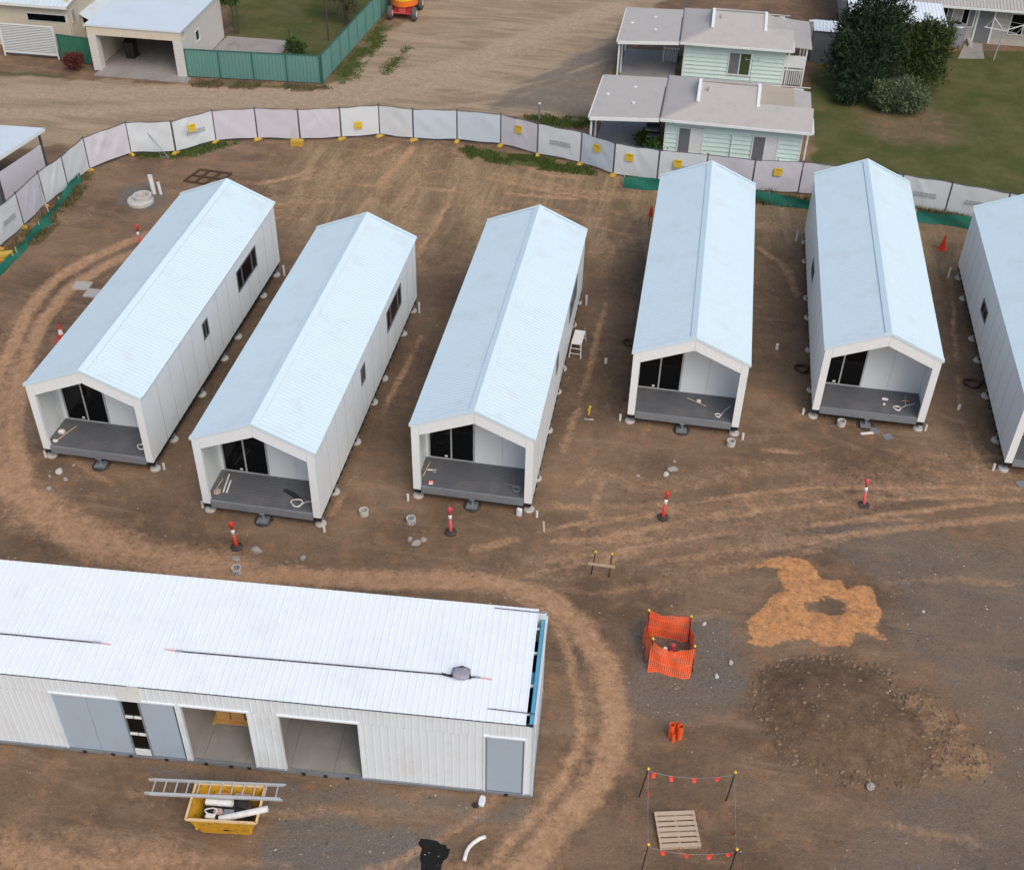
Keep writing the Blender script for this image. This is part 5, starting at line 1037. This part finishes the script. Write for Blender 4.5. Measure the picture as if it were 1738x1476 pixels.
tk = thing('water_tank', 'grey round water tank by the wall of the long house', 'tank', (15.5, 76.9, 0)); MB().lathe([(.5, 0), (.5, 1.25), (.45, 1.32), (.1, 1.36)], 20).build('shell', 'galv', tk, False); MB().lathe([(.16, 0), (.16, .06)], 10, (0, 0, 1.36)).build('lid', 'black', tk)
pad = MB().prism([(15.5, 74.6, 0), (17.1, 74.9, 0), (17.3, 77.5, 0), (16.3, 77.5, 0)], (0, 0, .06)).build('door_pad', 'slab'); tag(pad, 'concrete pad below the long house door', 'slab', None, 'structure')
ch = thing('clothes_hoist', 'white rotary clothes hoist on the lawn before the long house', 'clothes line', (17.64, 74.81, 0)); MB().tube([(0, 0, 0), (.12, 0, 2.0)], .035, 8).build('pole', 'alu', ch)
for a in (.35, 1.92, 3.5, 5.06): MB().bar((.12, 0, 1.85), (.12+1.35*math.cos(a), 1.35*math.sin(a), 2.15), .04, .04).build('arm', 'trim', ch)
for rr in (.7, 1.3): MB().tube([(.12+rr*math.cos(a), rr*math.sin(a), 1.85+.3*rr/1.35) for a in (.35, 1.92, 3.5, 5.06)], .008, 4, closed=True).build('line', 'trim', ch)
bt = thing('rear_screen', 'low white rear wall above the garden by the far cottage', 'wall', (6.4, 75.6, 0)); MB().box(0, 2.1, 0, .12, 0, 1.2).build('wall', 'greyw', bt); MB().box(-.05, 2.15, -.05, .17, 1.2, 1.27).build('coping', 'trim', bt)

# ------------------------------------------------------------------ boom lift
BL = thing('boom_lift', 'orange boom lift parked by the green fence at the top edge', 'boom lift', (-19.2, 74.3, 0), R_(2))
for x in (-.78, .78):
    for y in (-.75, 1.35):
        wh = thing('wheel', None, None, (x, y, .42)); wh.parent = BL; MB().tube([(-.15, 0, 0), (-.1, 0, 0), (.1, 0, 0), (.15, 0, 0)], [.36, .42, .42, .36], 18).build('tyre', 'tyre', wh, True); MB().tube([(-.16, 0, 0), (.16, 0, 0)], .19, 12).build('rim', 'refl', wh)
MB().box(-.55, .55, -.6, 1.3, .45, .75).build('chassis', 'boomr', BL); MB().tube([(-.75, -.75, .42), (.75, -.75, .42)], .07, 8).build('axle', 'boomr', BL); MB().tube([(-.75, 1.35, .42), (.75, 1.35, .42)], .07, 8).build('axle', 'boomr', BL)
MB().box(-.22, .22, -.82, -.6, .45, .82).build('hitch', 'redpink', BL)
cw = [(.92*math.sin(t), -1.15*math.cos(t)+.2, 0) for t in np.linspace(-1.35, 1.35, 12)]
MB().prism([(x, y, .86) for x, y, _ in cw], (0, 0, .37)).build('counterweight', 'boom', BL); MB().prism([(x*1.01, y*1.01, 1.23) for x, y, _ in cw], (0, 0, .07)).build('yellow_band', 'signy', BL); MB().prism([(x*.95, y*.95, 1.30) for x, y, _ in cw], (0, 0, .5)).build('hood', 'boom', BL)
MB().box(-.25, .25, -.56, -.535, 1.5, 1.72).build('vent', 'black', BL)
MB().box(-.8, -.3, .1, 1.8, .95, 1.75).build('side_pod', 'boom', BL); MB().box(.3, .8, .1, 1.8, .95, 1.75).build('side_pod', 'boom', BL); MB().lathe([(.4, .75), (.4, .95)], 16, (0, .5, 0)).build('turntable', 'black', BL)
MB().bar((0, -.2, 1.9), (0, 4.2, 2.3), .28, .32).build('boom', 'boom', BL); MB().bar((0, 4.2, 2.2), (0, 4.8, .9), .16, .2).build('jib', 'boom', BL)
bk = MB(); 
for z in (.45, 1.0, 1.5): bk.bar((-.7, 4.85, z), (.7, 4.85, z), .04, .04).bar((-.7, 5.6, z), (.7, 5.6, z), .04, .04).bar((-.7, 4.85, z), (-.7, 5.6, z), .04, .04).bar((.7, 4.85, z), (.7, 5.6, z), .04, .04)
for x in (-.7, .7):
    for y in (4.85, 5.6): bk.bar((x, y, .42), (x, y, 1.5), .04, .04)
bk.box(-.7, .7, 4.85, 5.6, .40, .44).build('basket', 'boom', BL)

# ------------------------------------------------------------------ trees and shrubs
def crown(m, blobs, n, ls, seed, up=.3, spike=0.):
    r = np.random.default_rng(seed); V = np.array([b[3]*b[4]*b[5] for b in blobs]); ks = r.choice(len(blobs), n, p=V/V.sum())
    vs_, fs_ = [], []
    for k in ks:
        cx, cy, cz, rx, ry, rz = blobs[k]; d_ = r.normal(size=3); d_ /= np.linalg.norm(d_); rad = r.random()**.28
        if d_[2] < -.35 and r.random() < .6: d_[2] *= -1
        bump_ = 1+.22*math.sin(d_[0]*7+k*2.1)*math.sin(d_[1]*6+k)+.12*math.sin(d_[2]*11+k)
        p = np.array([cx+rx*d_[0]*rad*bump_, cy+ry*d_[1]*rad*bump_, cz+rz*d_[2]*rad*bump_])
        a = d_*.5+r.normal(size=3)*.8+np.array([0, 0, up+spike]); a /= np.linalg.norm(a); b = np.cross(a, r.normal(size=3)); b /= np.linalg.norm(b)
        s_ = ls*r.uniform(.6, 1.4); q0 = len(vs_); c3 = np.cross(a, b)*s_*.12
        vs_ += [p-b*s_*.32, p+a*s_*.55+c3, p+b*s_*.32, p+a*s_*1.3]; fs_ += [(q0, q0+1, q0+3), (q0+1, q0+2, q0+3)]
    m.add(vs_, fs_)
def tree(x, y, label, cat, blobs, n, ls, leaf, trunk, seed, grp=None, spike=0., name='tree'):
    rq = random.Random(seed); ex = []
    for b in blobs*3:
        t, u = rq.uniform(0, 6.28), rq.uniform(-.1, 1.2); k = rq.uniform(.16, .34); ex.append((b[0]+b[3]*math.cos(t)*math.cos(u)*.98, b[1]+b[4]*math.sin(t)*math.cos(u)*.98, b[2]+b[5]*math.sin(u)*.98, b[3]*k, b[4]*k, b[5]*k*1.3))
    blobs = [(b[0], b[1], b[2], b[3]*.88, b[4]*.88, b[5]*.88) for b in blobs]+ex
    o = thing(name, label, cat, (x, y, zg(x, y)), 0, grp); m = MB(); crown(m, blobs, n, ls, seed, spike=spike); m.build('crown', leaf, o)
    tm = MB()
    for pts, rr in trunk: tm.tube(pts, rr, 8)
    if trunk: tm.build('trunk', 'bark', o)
    return o
tree(9.3, 68.2, 'tall dark evergreen tree on the lawn beside the far cottage', 'tree', [(0, 0, 2.2, 2.1, 1.8, 2.0), (-.9, -.3, 1.7, 1.5, 1.5, 1.6), (.5, .4, 3.4, 1.5, 1.4, 1.6), (-.4, .2, 4.2, 1.0, 1.0, 1.3), (.6, .2, 5.0, .6, .6, 1.2), (-1.4, .6, 3.2, .8, .8, 1.2), (1.4, .8, 4.1, .8, .7, .9), (-.3, -1.4, 1.0, 1.3, .9, 1.1)], 15000, .22, 'leafd', [([(0, 0, 0), (.1, 0, 2), (.2, .1, 4.6)], [.22, .15, .04]), ([(.05, 0, 1), (-1, .2, 2.8)], [.1, .03]), ([(.05, 0, 1.3), (1.2, .5, 3.4)], [.1, .03])], 1, 'trees on the right lawn', .5)
tree(12.4, 69.8, 'olive green bushy tree right of the tall dark evergreen', 'tree', [(0, 0, 1.7, 1.7, 1.5, 1.7), (.8, .3, 2.3, 1.1, 1.1, 1.2), (-.6, .2, 2.6, 1.1, 1.1, 1.1), (.2, .1, 3.1, .8, .8, .8), (.5, -.8, 1.0, 1.2, .8, 1.0)], 10000, .19, 'leafg', [([(0, 0, 0), (.05, 0, 1.5), (.1, .1, 3.0)], [.16, .1, .03]), ([(0, 0, .8), (.9, .2, 2.2)], [.08, .03])], 2, 'trees on the right lawn', .2)
tree(11.2, 65.7, 'low sage green shrub in front of the tall evergreen', 'shrub', [(0, 0, .85, 1.6, 1.05, .85), (-.7, .1, .8, .9, .8, .8), (.8, 0, .75, .85, .8, .7), (.1, .3, 1.3, 1.0, .7, .5)], 9000, .16, 'leafs', [([(0, 0, 0), (.1, .1, 1.0)], [.08, .03]), ([(.1, 0, 0), (.6, 0, .9)], [.06, .02])], 3, 'trees on the right lawn', name='shrub')
tree(8.4, 66.2, 'dark green bush at the foot of the tall evergreen', 'shrub', [(0, 0, .6, .8, .6, .6), (.5, .2, .8, .6, .5, .6)], 3500, .16, 'leafd', [([(0, 0, 0), (0, 0, .7)], [.06, .02])], 4, 'trees on the right lawn', name='shrub')
tree(-28.6, 68.9, 'small leafy tree with two thin trunks behind the garage corner', 'tree', [(0, 0, 2.6, .85, .8, .7), (-.4, .1, 2.1, .7, .6, .5), (.5, .1, 2.9, .6, .5, .5), (.1, 0, 3.3, .5, .5, .4)], 4200, .17, 'leafl', [([(-.05, 0, 0), (-.1, 0, 2.4)], [.05, .03]), ([(.15, 0, 0), (.2, .05, 2.6)], [.05, .03])], 5)
tree(-22.8, 72.2, 'sparse dry olive tree by the green fence at the top edge', 'tree', [(0, 0, 2.0, 1.3, 1.2, 1.1), (.5, .3, 2.9, 1.0, 1.0, .9), (-.8, .2, 2.6, .9, .8, .8), (.8, -.6, 1.3, .6, .6, .6)], 5200, .14, 'leafb', [([(.4, -.2, 0), (.3, -.1, 1.2), (0, 0, 2.6)], [.14, .1, .04]), ([(.35, -.1, .8), (1.0, .2, 2.4)], [.08, .03]), ([(.3, -.1, 1.0), (-.8, .1, 2.5)], [.07, .02])], 6)
tree(-35.75, 61.55, 'round shrub with dull red leaves at the left garage pier', 'shrub', [(0, 0, .5, .6, .5, .5), (.3, 0, .6, .4, .4, .4)], 2200, .11, 'leafr', [([(0, 0, 0), (0, 0, .5)], [.04, .02])], 7, name='shrub')
tree(-24.0, 66.2, 'small green garden plant behind the green fence by the pad', 'plant', [(0, 0, .6, .55, .5, .6), (.4, .1, .5, .4, .4, .4)], 1500, .14, 'leafl', [([(0, 0, 0), (0, 0, .6)], [.03, .01])], 8, name='garden_plant')
tree(-1.75, 57.4, 'small palm-like plant at the left corner of the nearer cottage', 'plant', [(0, 0, .45, .5, .4, .45)], 700, .2, 'leafl', [([(0, 0, 0), (0, 0, .4)], [.03, .01])], 9, name='garden_plant')
tree(-2.5, 58.2, 'dark leafy plant under the carport edge of the nearer cottage', 'plant', [(0, 0, .45, .4, .35, .45)], 800, .15, 'leafg', [([(0, 0, 0), (0, 0, .4)], [.03, .01])], 10, name='garden_plant')
for x, y, h, lb in ((-22.75, 69.1, 3.4, 'tall dark pole on the lawn behind the green fence'), (-24.25, 66.5, 1.5, 'short dark pole beside the concrete pad')):
    o = MB().tube([(x, y, 0), (x-.05, y, h)], .05, 8).build('pole', 'bark'); tag(o, lb, 'pole')

# ------------------------------------------------------------------ loose stones, clods and grass tufts (stuff)
def scatter(n, xr, yr, dens, size, seed, flat=.6):
    r = np.random.default_rng(seed); X = r.uniform(*xr, n); Y = r.uniform(*yr, n); m_ = masks(X, Y); keep = r.random(n) < dens(X, Y, m_)
    for cx, cy in CAB: keep &= ~((X > cx) & (X < cx+4.2) & (Y > cy) & (Y < cy+CL))
    X, Y = X[keep], Y[keep]; Z = gheight(X, Y, {k: v[keep] for k, v in m_.items()}); k = len(X)
    base = np.array([(1, 0, 0), (0, 1, 0), (-1, 0, 0), (0, -1, 0), (0, 0, 1), (0, 0, -.6), (.7, .7, .5), (-.7, -.6, .5)]); T = [(0, 6, 4), (6, 1, 4), (1, 2, 4), (2, 7, 4), (7, 3, 4), (3, 0, 4), (0, 1, 6), (2, 3, 7), (1, 0, 5), (2, 1, 5), (3, 2, 5), (0, 3, 5)]
    S = size[0]+(size[1]-size[0])*r.random(k)**3; V = base[None]*S[:, None, None]*r.uniform(.65, 1.25, (k, 8, 3)); V[..., 2] *= flat
    a = r.uniform(0, 6.28, k); ca_, sa_ = np.cos(a)[:, None], np.sin(a)[:, None]; V = np.stack([V[..., 0]*ca_-V[..., 1]*sa_, V[..., 0]*sa_+V[..., 1]*ca_, V[..., 2]], -1)
    V += np.stack([X, Y, Z], 1)[:, None]; F = (np.array(T)[None]+8*np.arange(k)[:, None, None]).reshape(-1, 3)
    return V.reshape(-1, 3), F
def npmesh(name, V, F, m, label):
    me = bpy.data.meshes.new(name); me.from_pydata(V.tolist(), [], F.tolist()); me.materials.append(MT[m]); o = bpy.data.objects.new(name, me); COL.objects.link(o); tag(o, label, None, None, 'stuff'); return o
V, F = scatter(26000, (-27, 16), (13, 34), lambda X, Y, m_: (.10+.55*m_['gravel']+.25*(m_['mound']*(1-sstep(m_['mdist'], .2, .6))))*(1-m_['track']*.8)*(1-m_['sand']*.9)*(fbm(X, Y, .8) > .42), (.010, .045), 51)
npmesh('loose_stones', V, F, 'peb', 'loose small stones strewn over the yard')
V, F = scatter(16000, (-30, 16), (34, 58), lambda X, Y, m_: (.15+.3*m_['gravel'])*(fbm(X, Y, .8) > .5)*(1-m_['grass']), (.015, .05), 52)
npmesh('loose_stones', V, F, 'peb', 'loose small stones strewn between and behind the cabins')
V, F = scatter(14000, (2.5, 11.5), (19.5, 26), lambda X, Y, m_: np.clip(1-np.abs(m_['mdist']-.05)/.35, 0, 1)*.6+m_['ochre']*.5+.05*m_['mound'], (.015, .085), 53, .8)
npmesh('soil_clods', V, F, 'clod', 'brown soil clods round the edge of the dirt mound')
def tufts(n, xr, yr, keys, h, seed, m, label, name='grass_tufts'):
    r = np.random.default_rng(seed); X = r.uniform(*xr, n); Y = r.uniform(*yr, n); keep = np.zeros(n, bool)
    for k in keys: keep |= pdist(X, Y, PG[k]) > r.uniform(-.35, .25, n)
    keep &= fbm(X, Y, 1.4) > .42; X, Y = X[keep], Y[keep]; k = len(X); Z = np.zeros(k)
    a = r.uniform(0, 6.28, k); hh = h*r.uniform(.4, 1.3, k); w_ = .022*r.uniform(.6, 1.5, k); lx, ly = r.normal(0, .35, k)*hh, r.normal(0, .35, k)*hh
    V = np.stack([np.stack([X-np.cos(a)*w_, Y-np.sin(a)*w_, Z], 1), np.stack([X+np.cos(a)*w_, Y+np.sin(a)*w_, Z], 1), np.stack([X+lx, Y+ly, Z+hh], 1)], 1)
    npmesh(name, V.reshape(-1, 3), np.arange(3*k).reshape(-1, 3), m, label)
tufts(30000, (-12, -4), (54.5, 56.6), ['g4'], .10, 61, 'grass', 'green grass tufts along the inside of the back fence')
tufts(16000, (-28.3, -23), (51.4, 54.6), ['g5'], .10, 62, 'grass', 'green grass tufts at the left bend of the fence')
tufts(22000, (3, 14), (53, 54.7), ['g10', 'g10b'], .34, 63, 'dgrass', 'long dry grass between the green silt cloth and the right fence')
tufts(40000, (-21.5, -17), (62, 73.5), ['g2', 'g2b'], .07, 64, 'grass', 'rough grass strip along the outside of the green fence')
tufts(14000, (-29.8, -28.3), (40, 50), ['g9'], .2, 65, 'dgrass', 'dry grass between the left fence and the green cloth')
tufts(12000, (-9.5, -4.5), (59.5, 62), ['g8', 'g7'], .15, 66, 'grass', 'green grass tufts on the verge left of the cottage carport')
tufts(16000, (-29, -20), (60.6, 62.4), ['g6b'], .1, 67, 'dgrass', 'low dry grass in front of the green fence')
